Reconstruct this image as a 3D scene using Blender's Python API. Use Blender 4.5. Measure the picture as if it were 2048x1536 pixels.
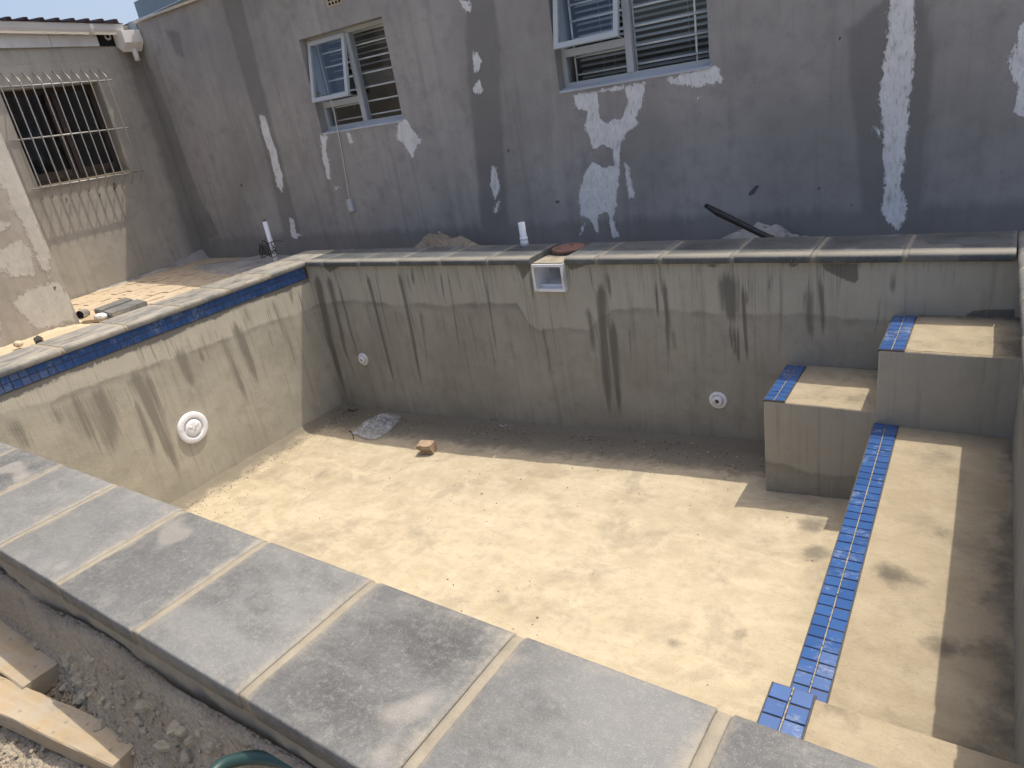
import bpy, bmesh, math, random
import numpy as np
from mathutils import Vector, Matrix, Euler
random.seed(7)
for o in list(bpy.data.objects): bpy.data.objects.remove(o)
scn = bpy.context.scene
COL = scn.collection

# ------------------------------------------------------------------ camera
cd = bpy.data.cameras.new('camera'); cam = bpy.data.objects.new('camera', cd); COL.objects.link(cam)
cam.location = (4.7667, -3.7336, 0.9994); cam.rotation_euler = (1.1759, 0.1604, 0.5845)
cd.sensor_width = 36.0; cd.lens = 1397.3/2048*36.0; cd.clip_start = .02; cd.clip_end = 4000
scn.camera = cam
scn.render.resolution_x = 1024; scn.render.resolution_y = 768
# ------------------------------------------------------------------ sky, sun, exposure
SUN = Vector((.20, .357, 1.0)).normalized()
w = bpy.data.worlds.new('World'); scn.world = w; w.use_nodes = True
nt = w.node_tree; bg = nt.nodes['Background']
sky = nt.nodes.new('ShaderNodeTexSky'); sky.sky_type = 'NISHITA'; sky.sun_disc = False
sky.sun_elevation = math.asin(SUN.z); sky.sun_rotation = math.atan2(SUN.x, SUN.y)
sky.air_density = .8; sky.dust_density = 5.0; sky.ozone_density = .5
nt.links.new(sky.outputs[0], bg.inputs[0]); bg.inputs[1].default_value = .15
ld = bpy.data.lights.new('sun', 'SUN'); ld.energy = 2.35; ld.angle = math.radians(.55); ld.color = (1, .92, .78)
sun = bpy.data.objects.new('sun', ld); COL.objects.link(sun); sun.location = (4, 6, 12)
sun.rotation_euler = (-SUN).to_track_quat('-Z', 'Y').to_euler()
scn.view_settings.view_transform = 'Standard'; scn.view_settings.look = 'None'
scn.view_settings.exposure = 0.73; scn.view_settings.gamma = 1.0

# ------------------------------------------------------------------ node helpers
class N:
    def __init__(s, name, rough=.8, spec=.3):
        s.m = bpy.data.materials.new(name); s.m.use_nodes = True
        s.t = s.m.node_tree; s.b = s.t.nodes['Principled BSDF']
        s.b.inputs['Roughness'].default_value = rough
        s.b.inputs['Specular IOR Level'].default_value = spec
        s._pos = None
    def n(s, k): return s.t.nodes.new(k)
    def l(s, a, b): s.t.links.new(a, b)
    def pos(s):
        if not s._pos: s._pos = s.n('ShaderNodeNewGeometry').outputs['Position']
        return s._pos
    def obj(s):
        """object coordinates shifted by a random amount per object"""
        c = s.n('ShaderNodeTexCoord').outputs['Object']
        r = s.n('ShaderNodeObjectInfo').outputs['Random']
        a = s.n('ShaderNodeVectorMath'); a.operation = 'ADD'
        mu = s.n('ShaderNodeMath'); mu.operation = 'MULTIPLY'; mu.inputs[1].default_value = 37.0
        s.l(r, mu.inputs[0]); cb = s.n('ShaderNodeCombineXYZ')
        for i in range(3): s.l(mu.outputs[0], cb.inputs[i])
        s.l(c, a.inputs[0]); s.l(cb.outputs[0], a.inputs[1]); return a.outputs[0]
    def rnd(s): return s.n('ShaderNodeObjectInfo').outputs['Random']
    def scale(s, vec, sc, rot=None):
        m = s.n('ShaderNodeMapping'); m.inputs['Scale'].default_value = sc
        if rot: m.inputs['Rotation'].default_value = rot
        s.l(vec, m.inputs['Vector']); return m.outputs[0]
    def noise(s, vec, sc, det=4, ro=.55, dist=0):
        k = s.n('ShaderNodeTexNoise'); k.inputs['Scale'].default_value = sc; k.inputs['Detail'].default_value = det
        k.inputs['Roughness'].default_value = ro; k.inputs['Distortion'].default_value = dist
        s.l(vec, k.inputs['Vector']); return k.outputs['Fac']
    def vor(s, vec, sc, feat='F1'):
        k = s.n('ShaderNodeTexVoronoi'); k.inputs['Scale'].default_value = sc; k.feature = feat
        s.l(vec, k.inputs['Vector']); return k.outputs['Distance']
    def attr(s, nm):
        k = s.n('ShaderNodeAttribute'); k.attribute_name = nm; return k.outputs['Fac']
    def math(s, op, a, b=None, clamp=False):
        k = s.n('ShaderNodeMath'); k.operation = op; k.use_clamp = clamp
        for i, v in enumerate((a, b)):
            if v is None: continue
            if hasattr(v, 'node'): s.l(v, k.inputs[i])
            else: k.inputs[i].default_value = v
        return k.outputs[0]
    def sstep(s, v, lo, hi, tolo=0., tohi=1.):
        k = s.n('ShaderNodeMapRange'); k.interpolation_type = 'SMOOTHSTEP'
        for i, q in enumerate((lo, hi, tolo, tohi)): k.inputs[i+1].default_value = q
        s.l(v, k.inputs[0]); return k.outputs[0]
    def mix(s, f, a, b, mode='MIX'):
        k = s.n('ShaderNodeMix'); k.data_type = 'RGBA'; k.blend_type = mode
        for sock, v in ((k.inputs[0], f), (k.inputs[6], a), (k.inputs[7], b)):
            if hasattr(v, 'node'): s.l(v, sock)
            elif isinstance(v, (tuple, list)): sock.default_value = (*v[:3], 1)
            else: sock.default_value = v
        return k.outputs[2]
    def col(s, c):
        if hasattr(c, 'node'): s.l(c, s.b.inputs['Base Color'])
        else: s.b.inputs['Base Color'].default_value = (*c, 1)
        return s
    def rough(s, v):
        if hasattr(v, 'node'): s.l(v, s.b.inputs['Roughness'])
        else: s.b.inputs['Roughness'].default_value = v
    def bump(s, h, dist=.004, st=.6):
        k = s.n('ShaderNodeBump'); k.inputs['Strength'].default_value = st; k.inputs['Distance'].default_value = dist
        if s.b.inputs['Normal'].links: s.l(s.b.inputs['Normal'].links[0].from_socket, k.inputs['Normal'])
        s.l(h, k.inputs['Height']); s.l(k.outputs[0], s.b.inputs['Normal'])

M = {}
def simple(name, c, rough=.7, spec=.3, var=.12, sc=25, metal=0, bump=0, dirt=None, dirtamt=.5):
    k = N(name, rough, spec); o = k.obj()
    f = k.noise(o, sc, 5)
    a = tuple(max(0, x*(1-var)) for x in c); b = tuple(min(1, x*(1+var)) for x in c)
    cc = k.mix(f, a, b)
    if dirt:
        g = k.sstep(k.noise(o, sc*.45, 6, .65), .62-.25*dirtamt, .75)
        cc = k.mix(k.math('MULTIPLY', g, .8), cc, dirt)
    k.col(cc); k.b.inputs['Metallic'].default_value = metal
    if bump: k.bump(k.noise(o, sc*3, 4), bump)
    M[name] = k.m; return k

# ---- pool concrete (walls): attributes streak, upper, adhesive
def concrete(name, base1, base2, streakc, upper=True, adh=False):
    k = N(name, .88, .25); p = k.pos()
    big = k.noise(p, 1.7, 5, .6); mid = k.noise(p, 9, 6, .65); fine = k.noise(p, 90, 4, .7)
    c = k.mix(k.sstep(big, .3, .7), base1, base2)
    c = k.mix(k.math('MULTIPLY', k.sstep(mid, .45, .75), .45), c, tuple(x*.72 for x in base1))
    # upper, paler float-finished band above the rough line
    ver = k.noise(k.scale(p, (26, 26, 1.3)), 1, 5, .65); ver2 = k.noise(k.scale(p, (80, 80, 2.2)), 1, 4, .6)
    if upper:
        u = k.attr('upper')
        un = k.math('ADD', u, k.math('MULTIPLY', k.math('SUBTRACT', k.noise(p, 16, 5, .7), .5), .55))
        c = k.mix(k.math('MULTIPLY', k.sstep(un, .44, .58), .48), c, tuple(min(1, x*1.28) for x in base2))
        # dirty smear below the line, fading downwards, broken along its length
        sm = k.math('MULTIPLY', k.sstep(un, -.1, .46), k.sstep(un, .70, .46))
        sm = k.math('MULTIPLY', sm, k.sstep(k.noise(p, 2.6, 4, .6), .38, .66))
        c = k.mix(k.math('MULTIPLY', sm, .55), c, tuple(x*1.1 for x in streakc))
        crust = k.math('MULTIPLY', k.sstep(k.math('ABSOLUTE', k.math('SUBTRACT', un, .52)), .07, .01), k.sstep(k.noise(p, 5, 5, .7), .5, .7))
        c = k.mix(k.math('MULTIPLY', crust, .5), c, tuple(min(1, x*1.3) for x in base2))
        # thin drips from under the coping
        dr = k.attr('drip')
        thin = k.noise(k.scale(p, (120, 120, 1.6)), 1, 4, .6)
        dm = k.math('MULTIPLY', k.sstep(k.math('ADD', thin, k.math('MULTIPLY', dr, .16)), .58, .74), k.sstep(dr, .0, .35))
        dm = k.math('MULTIPLY', dm, k.sstep(k.noise(k.scale(p, (1, 1, .25)), 4.5, 4, .7), .44, .62))
        c = k.mix(k.math('MULTIPLY', dm, .62), c, streakc)
    st = k.attr('streak')
    e = k.math('ADD', st, k.math('MULTIPLY', k.math('SUBTRACT', ver2, .5), .9))
    e = k.math('ADD', e, k.math('MULTIPLY', k.math('SUBTRACT', ver, .5), .5))
    sf = k.math('MULTIPLY', k.sstep(e, .30, .80), k.sstep(st, .05, .35))
    c = k.mix(k.math('MULTIPLY', sf, .84), c, streakc)
    # faint general run-off
    c = k.mix(k.math('MULTIPLY', k.sstep(ver, .5, .74), .34), c, streakc)
    c = k.mix(k.math('MULTIPLY', k.sstep(ver2, .56, .75), .22), c, tuple(min(1, x*1.35) for x in base2))
    # pits and specks
    c = k.mix(k.math('MULTIPLY', k.sstep(k.vor(p, 34), .11, .05), .5), c, tuple(x*.45 for x in base1))
    c = k.mix(k.math('MULTIPLY', k.sstep(fine, .62, .8), .35), c, tuple(x*.6 for x in base1))
    if adh:
        a = k.math('ADD', k.attr('adhesive'), k.math('ADD', k.math('MULTIPLY', k.math('SUBTRACT', k.noise(p, 14, 5, .7), .5), .9), k.math('MULTIPLY', k.math('SUBTRACT', ver2, .5), .9)))
        c = k.mix(k.math('MULTIPLY', k.sstep(a, .42, .58), .88), c, (.165, .158, .14))
    k.col(c)
    k.bump(k.math('ADD', mid, k.math('MULTIPLY', fine, .5)), .006, .55)
    M[name] = k.m
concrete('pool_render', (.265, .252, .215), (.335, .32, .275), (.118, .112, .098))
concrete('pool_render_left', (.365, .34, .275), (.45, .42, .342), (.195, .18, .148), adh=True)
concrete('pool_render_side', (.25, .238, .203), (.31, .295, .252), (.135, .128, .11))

def floor_mat(name, c1, c2, c3, dirt_shade_c, stain=0):
    k = N(name, .92, .2); p = k.pos()
    b = k.noise(p, 1.5, 5, .65, .4); m_ = k.noise(p, 7, 5, .7, .3); f = k.noise(p, 120, 2, .7)
    c = k.mix(k.sstep(b, .34, .66), c1, c2)
    c = k.mix(k.math('MULTIPLY', k.sstep(m_, .40, .72), .5), c, c3)
    c = k.mix(k.math('MULTIPLY', k.sstep(k.noise(k.scale(p, (.8, 2.6, 1), (0, 0, .5)), 2.2, 5, .6, 1.2), .45, .7), .45), c, c3)
    c = k.mix(k.math('MULTIPLY', k.sstep(k.noise(k.scale(p, (1, 1.6, 1)), 19, 5, .72), .48, .74), .34), c, tuple(x*.72 for x in c1))
    if stain: c = k.mix(k.math('MULTIPLY', k.sstep(k.noise(p, 3.3, 5, .68, .3), .50, .68), stain), c, dirt_shade_c)
    d = k.attr('dirt')  # carries dirt, plus painted shade on floor, bench and highest step
    dn = k.math('ADD', d, k.math('MULTIPLY', k.math('SUBTRACT', k.noise(p, 9, 5, .72), .5), 1.1))
    c = k.mix(k.math('MULTIPLY', k.sstep(dn, .3, .85), .85), c, dirt_shade_c)
    c = k.mix(k.math('MULTIPLY', k.sstep(k.vor(k.scale(p, (1.3, 1, 1)), 46), .10, .04), .5), c, (.17, .15, .12))
    c = k.mix(k.math('MULTIPLY', k.sstep(f, .55, .8), .35), c, tuple(x*.6 for x in c1))
    k.col(c); k.bump(k.math('ADD', m_, k.math('MULTIPLY', f, .35)), .010, .6)
    M[name] = k.m
floor_mat('pool_floor', (.345, .295, .205), (.43, .37, .262), (.52, .455, .335), (.15, .135, .108), .34)
floor_mat('bench_concrete', (.265, .222, .152), (.318, .27, .19), (.385, .336, .242), (.085, .078, .064), .30)  # dark colour also paints shade along the right wall
floor_mat('step_concrete', (.275, .23, .158), (.325, .276, .193), (.385, .336, .242), (.14, .12, .088), .65)

# ---- house wall paint: attributes filler, damp, chip
def painted(name, c1, c2, dampc, fillc):
    k = N(name, .82, .3); p = k.pos()
    b = k.noise(p, 1.1, 4, .6); m_ = k.noise(p, 7, 6, .66); f = k.noise(p, 110, 3, .6)
    c = k.mix(k.sstep(b, .32, .68), c1, c2)
    c = k.mix(k.math('MULTIPLY', k.sstep(m_, .46, .72), .5), c, tuple(x*.76 for x in c1))
    ver = k.noise(k.scale(p, (13, 13, .7)), 1, 6, .65)
    c = k.mix(k.math('MULTIPLY', k.sstep(ver, .48, .72), .42), c, tuple(x*.72 for x in c1))
    c = k.mix(k.math('MULTIPLY', k.sstep(k.noise(k.scale(p, (5, 5, .5)), 1, 4, .6), .52, .75), .35), c, tuple(min(1, x*1.25) for x in c2))
    d = k.math('ADD', k.attr('damp'), k.math('MULTIPLY', k.math('SUBTRACT', ver, .5), .5))
    d = k.math('ADD', d, k.math('MULTIPLY', k.math('SUBTRACT', m_, .5), .35))
    c = k.mix(k.math('MULTIPLY', k.sstep(d, .26, .72), .60), c, dampc)
    # scuffs and specks
    c = k.mix(k.math('MULTIPLY', k.sstep(k.vor(p, 9), .05, .025), .6), c, tuple(x*.35 for x in c1))
    c = k.mix(k.math('MULTIPLY', k.sstep(k.noise(p, 38, 5, .75), .66, .74), .4), c, tuple(min(1, x*1.35) for x in c2))
    br = k.noise(k.scale(p, (46, 46, 15)), 1, 5, .75); br2 = k.noise(k.scale(p, (150, 150, 60)), 1, 3, .7)
    fl = k.math('ADD', k.attr('filler'), k.math('MULTIPLY', k.math('SUBTRACT', br, .5), 1.35))
    fl = k.math('ADD', fl, k.math('MULTIPLY', k.math('SUBTRACT', br2, .5), .7))
    fl = k.math('ADD', fl, k.math('MULTIPLY', k.math('SUBTRACT', k.noise(p, 19, 4, .7), .5), 1.2))
    ff = k.sstep(fl, .42, .64)
    wear = k.sstep(k.noise(k.scale(p, (60, 60, 14)), 1, 6, .75), .50, .66, 1., .45)
    fc = k.mix(k.sstep(k.noise(p, 10, 6, .7), .3, .7), tuple(x*.82 for x in fillc), fillc)
    c = k.mix(k.math('MULTIPLY', ff, wear), c, fc)
    ch = k.math('ADD', k.attr('chip'), k.math('MULTIPLY', k.math('SUBTRACT', k.noise(p, 40, 4, .7), .5), .6))
    c = k.mix(k.math('MULTIPLY', k.sstep(ch, .46, .54), .85), c, (.07, .07, .075))
    k.col(c)
    k.bump(k.math('ADD', k.math('MULTIPLY', m_, .6), k.math('ADD', k.math('MULTIPLY', f, .25), k.math('MULTIPLY', ff, .9))), .006, .7)
    M[name] = k.m
painted('house_paint', (.268, .260, .250), (.358, .345, .33), (.160, .156, .151), (.76, .77, .77))
painted('wing_paint', (.335, .315, .272), (.40, .375, .325), (.165, .158, .146), (.60, .57, .52))
painted('garden_paint', (.315, .285, .245), (.37, .335, .29), (.25, .225, .19), (.50, .475, .42))

# ---- coping stone
def coping(name, dall, nose_dust_sun, shade_tone=1):
    k = N(name, .80, .3); o = k.obj(); g = k.n('ShaderNodeTexCoord').outputs['Generated']
    sp = k.n('ShaderNodeSeparateXYZ'); k.l(g, sp.inputs[0])
    def edge(v):  # 0 at the rim, 1 in the middle
        a = k.math('ABSOLUTE', k.math('SUBTRACT', v, .5)); return k.sstep(a, .5, .22)
    e = k.math('MULTIPLY', edge(sp.outputs[0]), edge(sp.outputs[1]))
    cl = k.noise(k.scale(o, (1, 1.9, 1), (0, 0, .6)), 2.6, 7, .70, .25)
    d = k.math('MULTIPLY', k.sstep(cl, .34, .70), k.math('ADD', k.math('MULTIPLY', e, .45), .55))
    rr = k.rnd()
    c = k.mix(rr, (.122, .125, .124), (.182, .184, .178))
    dk = k.n('ShaderNodeMath'); dk.operation = 'FRACT'; k.l(k.math('MULTIPLY', rr, 7.31), dk.inputs[0])
    c = k.mix(k.math('MULTIPLY', d, k.math('ADD', k.math('MULTIPLY', dk.outputs[0], .55), .35)), c, (.048, .049, .048))
    dust = k.sstep(k.noise(k.scale(o, (1, 2.6, 1), (0, 0, .6)), 6, 7, .75, .3), .50, .8)
    c = k.mix(k.math('MULTIPLY', dust, .5), c, (.27, .26, .235))
    ex_ = k.math('MULTIPLY', k.math('ABSOLUTE', k.math('SUBTRACT', sp.outputs[0], .5)), 2.0)
    jd = k.sstep(k.math('ADD', ex_, k.math('MULTIPLY', k.math('SUBTRACT', k.noise(o, 8, 6, .75), .5), .55)), .86, 1.08)
    c = k.mix(k.math('MULTIPLY', jd, .75), c, (.32, .285, .22))
    rim = k.math('MULTIPLY', k.math('SUBTRACT', 1.0, e), k.sstep(k.noise(o, 13, 6, .75), .45, .7))
    c = k.mix(k.math('MULTIPLY', rim, .4), c, (.31, .29, .245))
    c = k.mix(k.math('MULTIPLY', k.sstep(k.noise(o, 70, 4, .8), .48, .72), .4), c, (.27, .268, .255))
    c = k.mix(k.math('MULTIPLY', k.sstep(k.noise(o, 3.1, 2, .5), .63, .68), .5), c, (.30, .28, .25))
    if shade_tone != 1: c = k.mix(1.0, c, (shade_tone*.92, shade_tone, shade_tone*1.08), 'MULTIPLY')  # darker bluish cast puts the back run's shade into the colour
    if dall or nose_dust_sun:
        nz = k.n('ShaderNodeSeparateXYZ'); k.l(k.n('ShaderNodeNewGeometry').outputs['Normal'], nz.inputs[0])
        ns = k.sstep(k.math('ADD', sp.outputs[1], k.math('MULTIPLY', k.math('SUBTRACT', k.noise(o, 9, 4, .7), .5), .12)), .74, .93)  # pale nose top: dust, and the sunlit strip put into the colour
        da = k.math('ADD', k.math('MULTIPLY', k.sstep(k.noise(k.scale(o, (1, 3, 1), (0, 0, .4)), 5, 5, .7), .36, .62), dall), k.math('MULTIPLY', k.math('MULTIPLY', ns, k.sstep(nz.outputs[2], .25, .8)), nose_dust_sun), True)
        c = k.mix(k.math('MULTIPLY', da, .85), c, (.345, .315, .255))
    gr = k.vor(o, 260)
    c = k.mix(k.math('MULTIPLY', k.sstep(gr, .3, .1), .28), c, (.5, .49, .46))
    scr = k.noise(k.scale(o, (220, 9, 9), (0, 0, .7)), 1, 3, .6)
    c = k.mix(k.math('MULTIPLY', k.sstep(scr, .7, .76), .35), c, (.55, .55, .54))
    k.col(c); k.bump(k.math('ADD', k.noise(o, 60, 5, .75), k.math('MULTIPLY', k.noise(o, 7, 4), 2.0)), .004, .6)
    M[name] = k.m
coping('coping_stone', 0, 0); coping('coping_stone_dusty', .75, .15); coping('coping_stone_back_shade', .0, .7, .62)  # back run has its shade and sunlit nose painted in

# ---- glazed tile
def tile():
    k = N('blue_tile', .12, .5); o = k.obj(); p = k.pos()
    c = k.mix(k.rnd(), (.030, .080, .225), (.042, .108, .29))
    c = k.mix(k.math('MULTIPLY', k.noise(o, 30, 3), .35), c, (.018, .052, .16))
    film = k.math('ADD', k.noise(p, 5, 4, .65), k.math('MULTIPLY', k.noise(k.scale(p, (1, 2, 1)), 40, 4, .75, .4), .55))
    ff = k.sstep(film, .80, 1.05)
    c = k.mix(k.math('MULTIPLY', ff, .38), c, (.28, .31, .35))
    k.col(c); k.rough(k.math('ADD', k.math('MULTIPLY', ff, .5), .10))
    k.b.inputs['Coat Weight'].default_value = .4; k.b.inputs['Coat Roughness'].default_value = .08
    M['blue_tile'] = k.m
tile()
simple('tile_grout', (.085, .08, .072), .9, .2, .3, 60, bump=.002)
simple('pale_grout', (.30, .27, .21), .9, .2, .35, 70, bump=.002)
simple('grey_grout', (.205, .195, .172), .95, .15, .25, 26, bump=.004)
simple('joint_grout', (.265, .236, .182), .95, .15, .25, 26, bump=.004, dirt=(.20, .18, .145), dirtamt=.6)
simple('sand_mortar', (.47, .395, .275), .95, .15, .2, 30, bump=.004, dirt=(.27, .24, .18), dirtamt=.5)
simple('mortar', (.32, .285, .215), .95, .15, .3, 22, bump=.008, dirt=(.2, .18, .14), dirtamt=.8)
simple('slurry', (.34, .325, .30), .9, .2, .3, 14, bump=.008, dirt=(.17, .16, .145), dirtamt=.8)

def sand(name, c1, c2, c3, bumpd=.012, lump=0):
    k = N(name, .95, .15); p = k.pos()
    c = k.mix(k.sstep(k.noise(p, 1.6, 6, .65), .35, .65), c1, c2)
    c = k.mix(k.math('MULTIPLY', k.sstep(k.noise(p, 8, 7, .7), .5, .72), .6), c, c3)
    c = k.mix(k.math('MULTIPLY', k.sstep(k.vor(p, 40), .16, .06), .55), c, tuple(x*.5 for x in c1))
    f = k.noise(p, 150, 3, .7)
    c = k.mix(k.math('MULTIPLY', k.sstep(f, .52, .8), .45), c, tuple(x*.55 for x in c1))
    h = k.math('ADD', k.noise(p, 25, 6, .7), k.math('MULTIPLY', f, .4))
    if lump: h = k.math('SUBTRACT', h, k.math('MULTIPLY', k.vor(p, 70), .8))
    k.col(c); k.bump(h, bumpd, .9 if lump else .7)
    M[name] = k.m
sand('sand', (.46, .375, .26), (.53, .44, .31), (.36, .295, .21))
sand('dirt', (.34, .29, .22), (.43, .37, .285), (.18, .155, .122), .022, 1)
simple('paver_clay', (.43, .345, .245), .92, .2, .2, 14, bump=.006, dirt=(.50, .42, .305), dirtamt=1.3)
simple('stone_bit', (.32, .28, .22), .92, .2, .35, 8, bump=.003)
simple('dark_bit', (.16, .145, .12), .92, .2, .4, 8)
simple('aluminium', (.38, .41, .43), .45, .45, .06, 20)
simple('sash_aluminium', (.45, .49, .515), .4, .5, .05, 20)
simple('bar_white', (.85, .85, .83), .5, .4, .08, 20)
simple('slat', (.82, .82, .79), .5, .4, .06, 20)
simple('sill_paint', (.42, .45, .50), .6, .35, .15, 18, dirt=(.6, .62, .66), dirtamt=.5)
simple('room_wall', (.30, .28, .25), .9, .2)
simple('curtain', (.25, .22, .18), .95, .1, .25, 12)
simple('pvc', (.74, .76, .80), .35, .45, .05, 18, dirt=(.45, .42, .36), dirtamt=.15)
simple('white_plastic', (.80, .81, .84), .3, .5, .04, 18, dirt=(.5, .45, .36), dirtamt=.2)
simple('dirty_plastic', (.70, .72, .75), .45, .4, .08, 18, dirt=(.40, .34, .25), dirtamt=.7)
simple('gutter_white', (.72, .71, .68), .4, .45, .06, 5, dirt=(.5, .47, .42), dirtamt=.35)
simple('fascia_board', (.60, .60, .59), .55, .4, .08, 5, dirt=(.42, .4, .36), dirtamt=.4)
simple('galvanised', (.36, .44, .50), .42, .5, .18, 45, metal=.35)
simple('roof_sheet', (.15, .115, .12), .5, .4, .2, 12)
simple('steel_bar', (.36, .355, .34), .5, .45, .15, 30, metal=.3, dirt=(.22, .17, .13), dirtamt=.3)
simple('dark_timber', (.045, .036, .032), .7, .3, .35, 18, dirt=(.12, .09, .065), dirtamt=.3)
simple('terracotta', (.20, .10, .082), .8, .25, .3, 20, dirt=(.2, .17, .14), dirtamt=.8)
simple('black_plastic', (.012, .012, .014), .35, .5, .3, 20, dirt=(.15, .14, .13), dirtamt=.15)
simple('wire_dark', (.05, .045, .04), .6, .3)
simple('wire_pale', (.6, .58, .55), .5, .4)
simple('clay_brick', (.33, .235, .165), .92, .2, .22, 30, bump=.005, dirt=(.5, .42, .3), dirtamt=.4)
simple('hose_green', (.018, .05, .046), .45, .45, .2, 60)
simple('tin', (.55, .5, .46), .3, .5, .2, 20, metal=.7)
simple('void', (.02, .02, .02), .9, .1)

def timber():
    k = N('timber', .85, .2); o = k.obj()
    g = k.noise(k.scale(o, (2.5, 46, 46)), 1, 5, .65, .4)
    c = k.mix(g, (.27, .205, .128), (.46, .365, .235))
    c = k.mix(k.math('MULTIPLY', k.sstep(k.noise(o, 7, 6, .7), .42, .66), .75), c, (.36, .325, .265))
    c = k.mix(k.math('MULTIPLY', k.sstep(k.noise(o, 16, 6, .75), .52, .7), .6), c, (.22, .195, .155))
    c = k.mix(k.math('MULTIPLY', k.sstep(k.vor(o, 22), .18, .08), .5), c, (.13, .11, .09))
    k.col(c); k.bump(g, .003, .5); M['timber'] = k.m
timber()
def glass():
    k = N('window_glass', .03, .5)
    k.b.inputs['Base Color'].default_value = (.75, .85, .9, 1); k.b.inputs['Transmission Weight'].default_value = 1
    t = k.n('ShaderNodeBsdfTransparent'); t.inputs[0].default_value = (.93, .95, .96, 1)
    g = k.n('ShaderNodeBsdfGlossy'); g.inputs['Roughness'].default_value = .03; g.inputs[0].default_value = (.9, .95, 1, 1)
    fr = k.n('ShaderNodeFresnel'); fr.inputs[0].default_value = 1.55
    bf = k.n('ShaderNodeNewGeometry').outputs['Backfacing']
    mx = k.n('ShaderNodeMixShader'); k.l(k.math('MULTIPLY', k.math('ADD', fr.outputs[0], .03), k.math('SUBTRACT', 1.0, bf)), mx.inputs[0])
    k.l(t.outputs[0], mx.inputs[1]); k.l(g.outputs[0], mx.inputs[2])
    k.l(mx.outputs[0], k.t.nodes['Material Output'].inputs[0]); M['window_glass'] = k.m
    k = N('bag_film', .25, .5); o = k.obj()
    t = k.n('ShaderNodeBsdfTransparent'); mx = k.n('ShaderNodeMixShader')
    k.b.inputs['Base Color'].default_value = (.55, .57, .58, 1)
    f = k.sstep(k.noise(o, 22, 4, .65), .35, .72, .14, .62); k.l(f, mx.inputs[0])
    k.l(t.outputs[0], mx.inputs[1]); k.l(k.b.outputs[0], mx.inputs[2])
    k.l(mx.outputs[0], k.t.nodes['Material Output'].inputs[0]); M['bag_film'] = k.m
glass()

# ------------------------------------------------------------------ object helpers
WM = {}
def reg(o, parent):
    WM[o.name] = o.matrix_basis.copy() if not o.get('_w') else None
    if parent is not None:
        o.parent = parent; o.matrix_parent_inverse = WM[parent.name].inverted()
def tag(o, label, cat, group=None, kind=None):
    if label: o['label'] = label
    if cat: o['category'] = cat
    if group: o['group'] = group
    if kind: o['kind'] = kind
    return o
def thing(name, loc, label, cat, group=None):
    o = bpy.data.objects.new(name, None); COL.objects.link(o); o.location = loc; o.empty_display_size = .1
    WM[o.name] = Matrix.Translation(loc); return tag(o, label, cat, group)
def link(name, me, mat, parent=None, M4=None, smooth=False):
    if mat and not me.materials: me.materials.append(M[mat])
    if smooth: me.polygons.foreach_set('use_smooth', [True]*len(me.polygons))
    o = bpy.data.objects.new(name, me); COL.objects.link(o)
    if M4 is not None: o.matrix_basis = M4
    WM[o.name] = o.matrix_basis.copy()
    if parent is not None:
        o.parent = parent; o.matrix_parent_inverse = WM[parent.name].inverted()
    return o
def frombm(name, bm, mat, parent=None, smooth=False, center=True, normals=True):
    if normals: bmesh.ops.recalc_face_normals(bm, faces=bm.faces)
    M4 = None
    if center and bm.verts:
        vs = [v.co for v in bm.verts]
        c = Vector(((min(v.x for v in vs)+max(v.x for v in vs))/2, (min(v.y for v in vs)+max(v.y for v in vs))/2, min(v.z for v in vs)))
        for v in bm.verts: v.co -= c
        M4 = Matrix.Translation(c)
    me = bpy.data.meshes.new(name); bm.to_mesh(me); bm.free()
    return link(name, me, mat, parent, M4, smooth)
def addbox(bm, lo, hi, bev=0):
    r = bmesh.ops.create_cube(bm, size=1)
    for v in r['verts']:
        v.co = Vector([(lo[i]+hi[i])/2+v.co[i]*(hi[i]-lo[i]) for i in range(3)])
    if bev:
        es = list({e for v in r['verts'] for e in v.link_edges})
        bmesh.ops.bevel(bm, geom=es, offset=bev, segments=2, affect='EDGES', profile=.6)
def box(name, lo, hi, mat, parent=None, bev=0):
    bm = bmesh.new(); addbox(bm, lo, hi, bev); return frombm(name, bm, mat, parent)
def obox(name, p, q, wv, hv, mat, parent=None, bev=0):
    """box along p->q with cross-section half vectors wv, hv"""
    bm = bmesh.new(); p, q, wv, hv = map(Vector, (p, q, wv, hv))
    vs = [bm.verts.new(e+a*wv+b*hv) for e in (p, q) for a, b in ((-1,-1),(1,-1),(1,1),(-1,1))]
    for f in ((0,1,2,3),(7,6,5,4),(0,4,5,1),(1,5,6,2),(2,6,7,3),(3,7,4,0)): bm.faces.new([vs[i] for i in f])
    if bev: bmesh.ops.bevel(bm, geom=list(bm.edges), offset=bev, segments=2, affect='EDGES', profile=.6)
    return frombm(name, bm, mat, parent)
def addtube(bm, pts, r, n=8, cap=True, rr=None):
    pts = [Vector(p) for p in pts]; rings = []
    up = Vector((0, 0, 1))
    for i, p in enumerate(pts):
        t = (pts[min(i+1, len(pts)-1)]-pts[max(i-1, 0)]).normalized()
        a = t.cross(up if abs(t.z) < .95 else Vector((0, 1, 0))).normalized(); b = t.cross(a)
        rad = rr[i] if rr else r
        rings.append([bm.verts.new(p+rad*(math.cos(2*math.pi*k/n)*a+math.sin(2*math.pi*k/n)*b)) for k in range(n)])
    for A, B in zip(rings, rings[1:]):
        for k in range(n): bm.faces.new((A[k], A[(k+1) % n], B[(k+1) % n], B[k]))
    if cap: bm.faces.new(rings[0]); bm.faces.new(rings[-1][::-1])
def tube(name, pts, r, mat, parent=None, n=8, rr=None, cap=True):
    bm = bmesh.new(); addtube(bm, pts, r, n, cap, rr); return frombm(name, bm, mat, parent, smooth=True)
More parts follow.
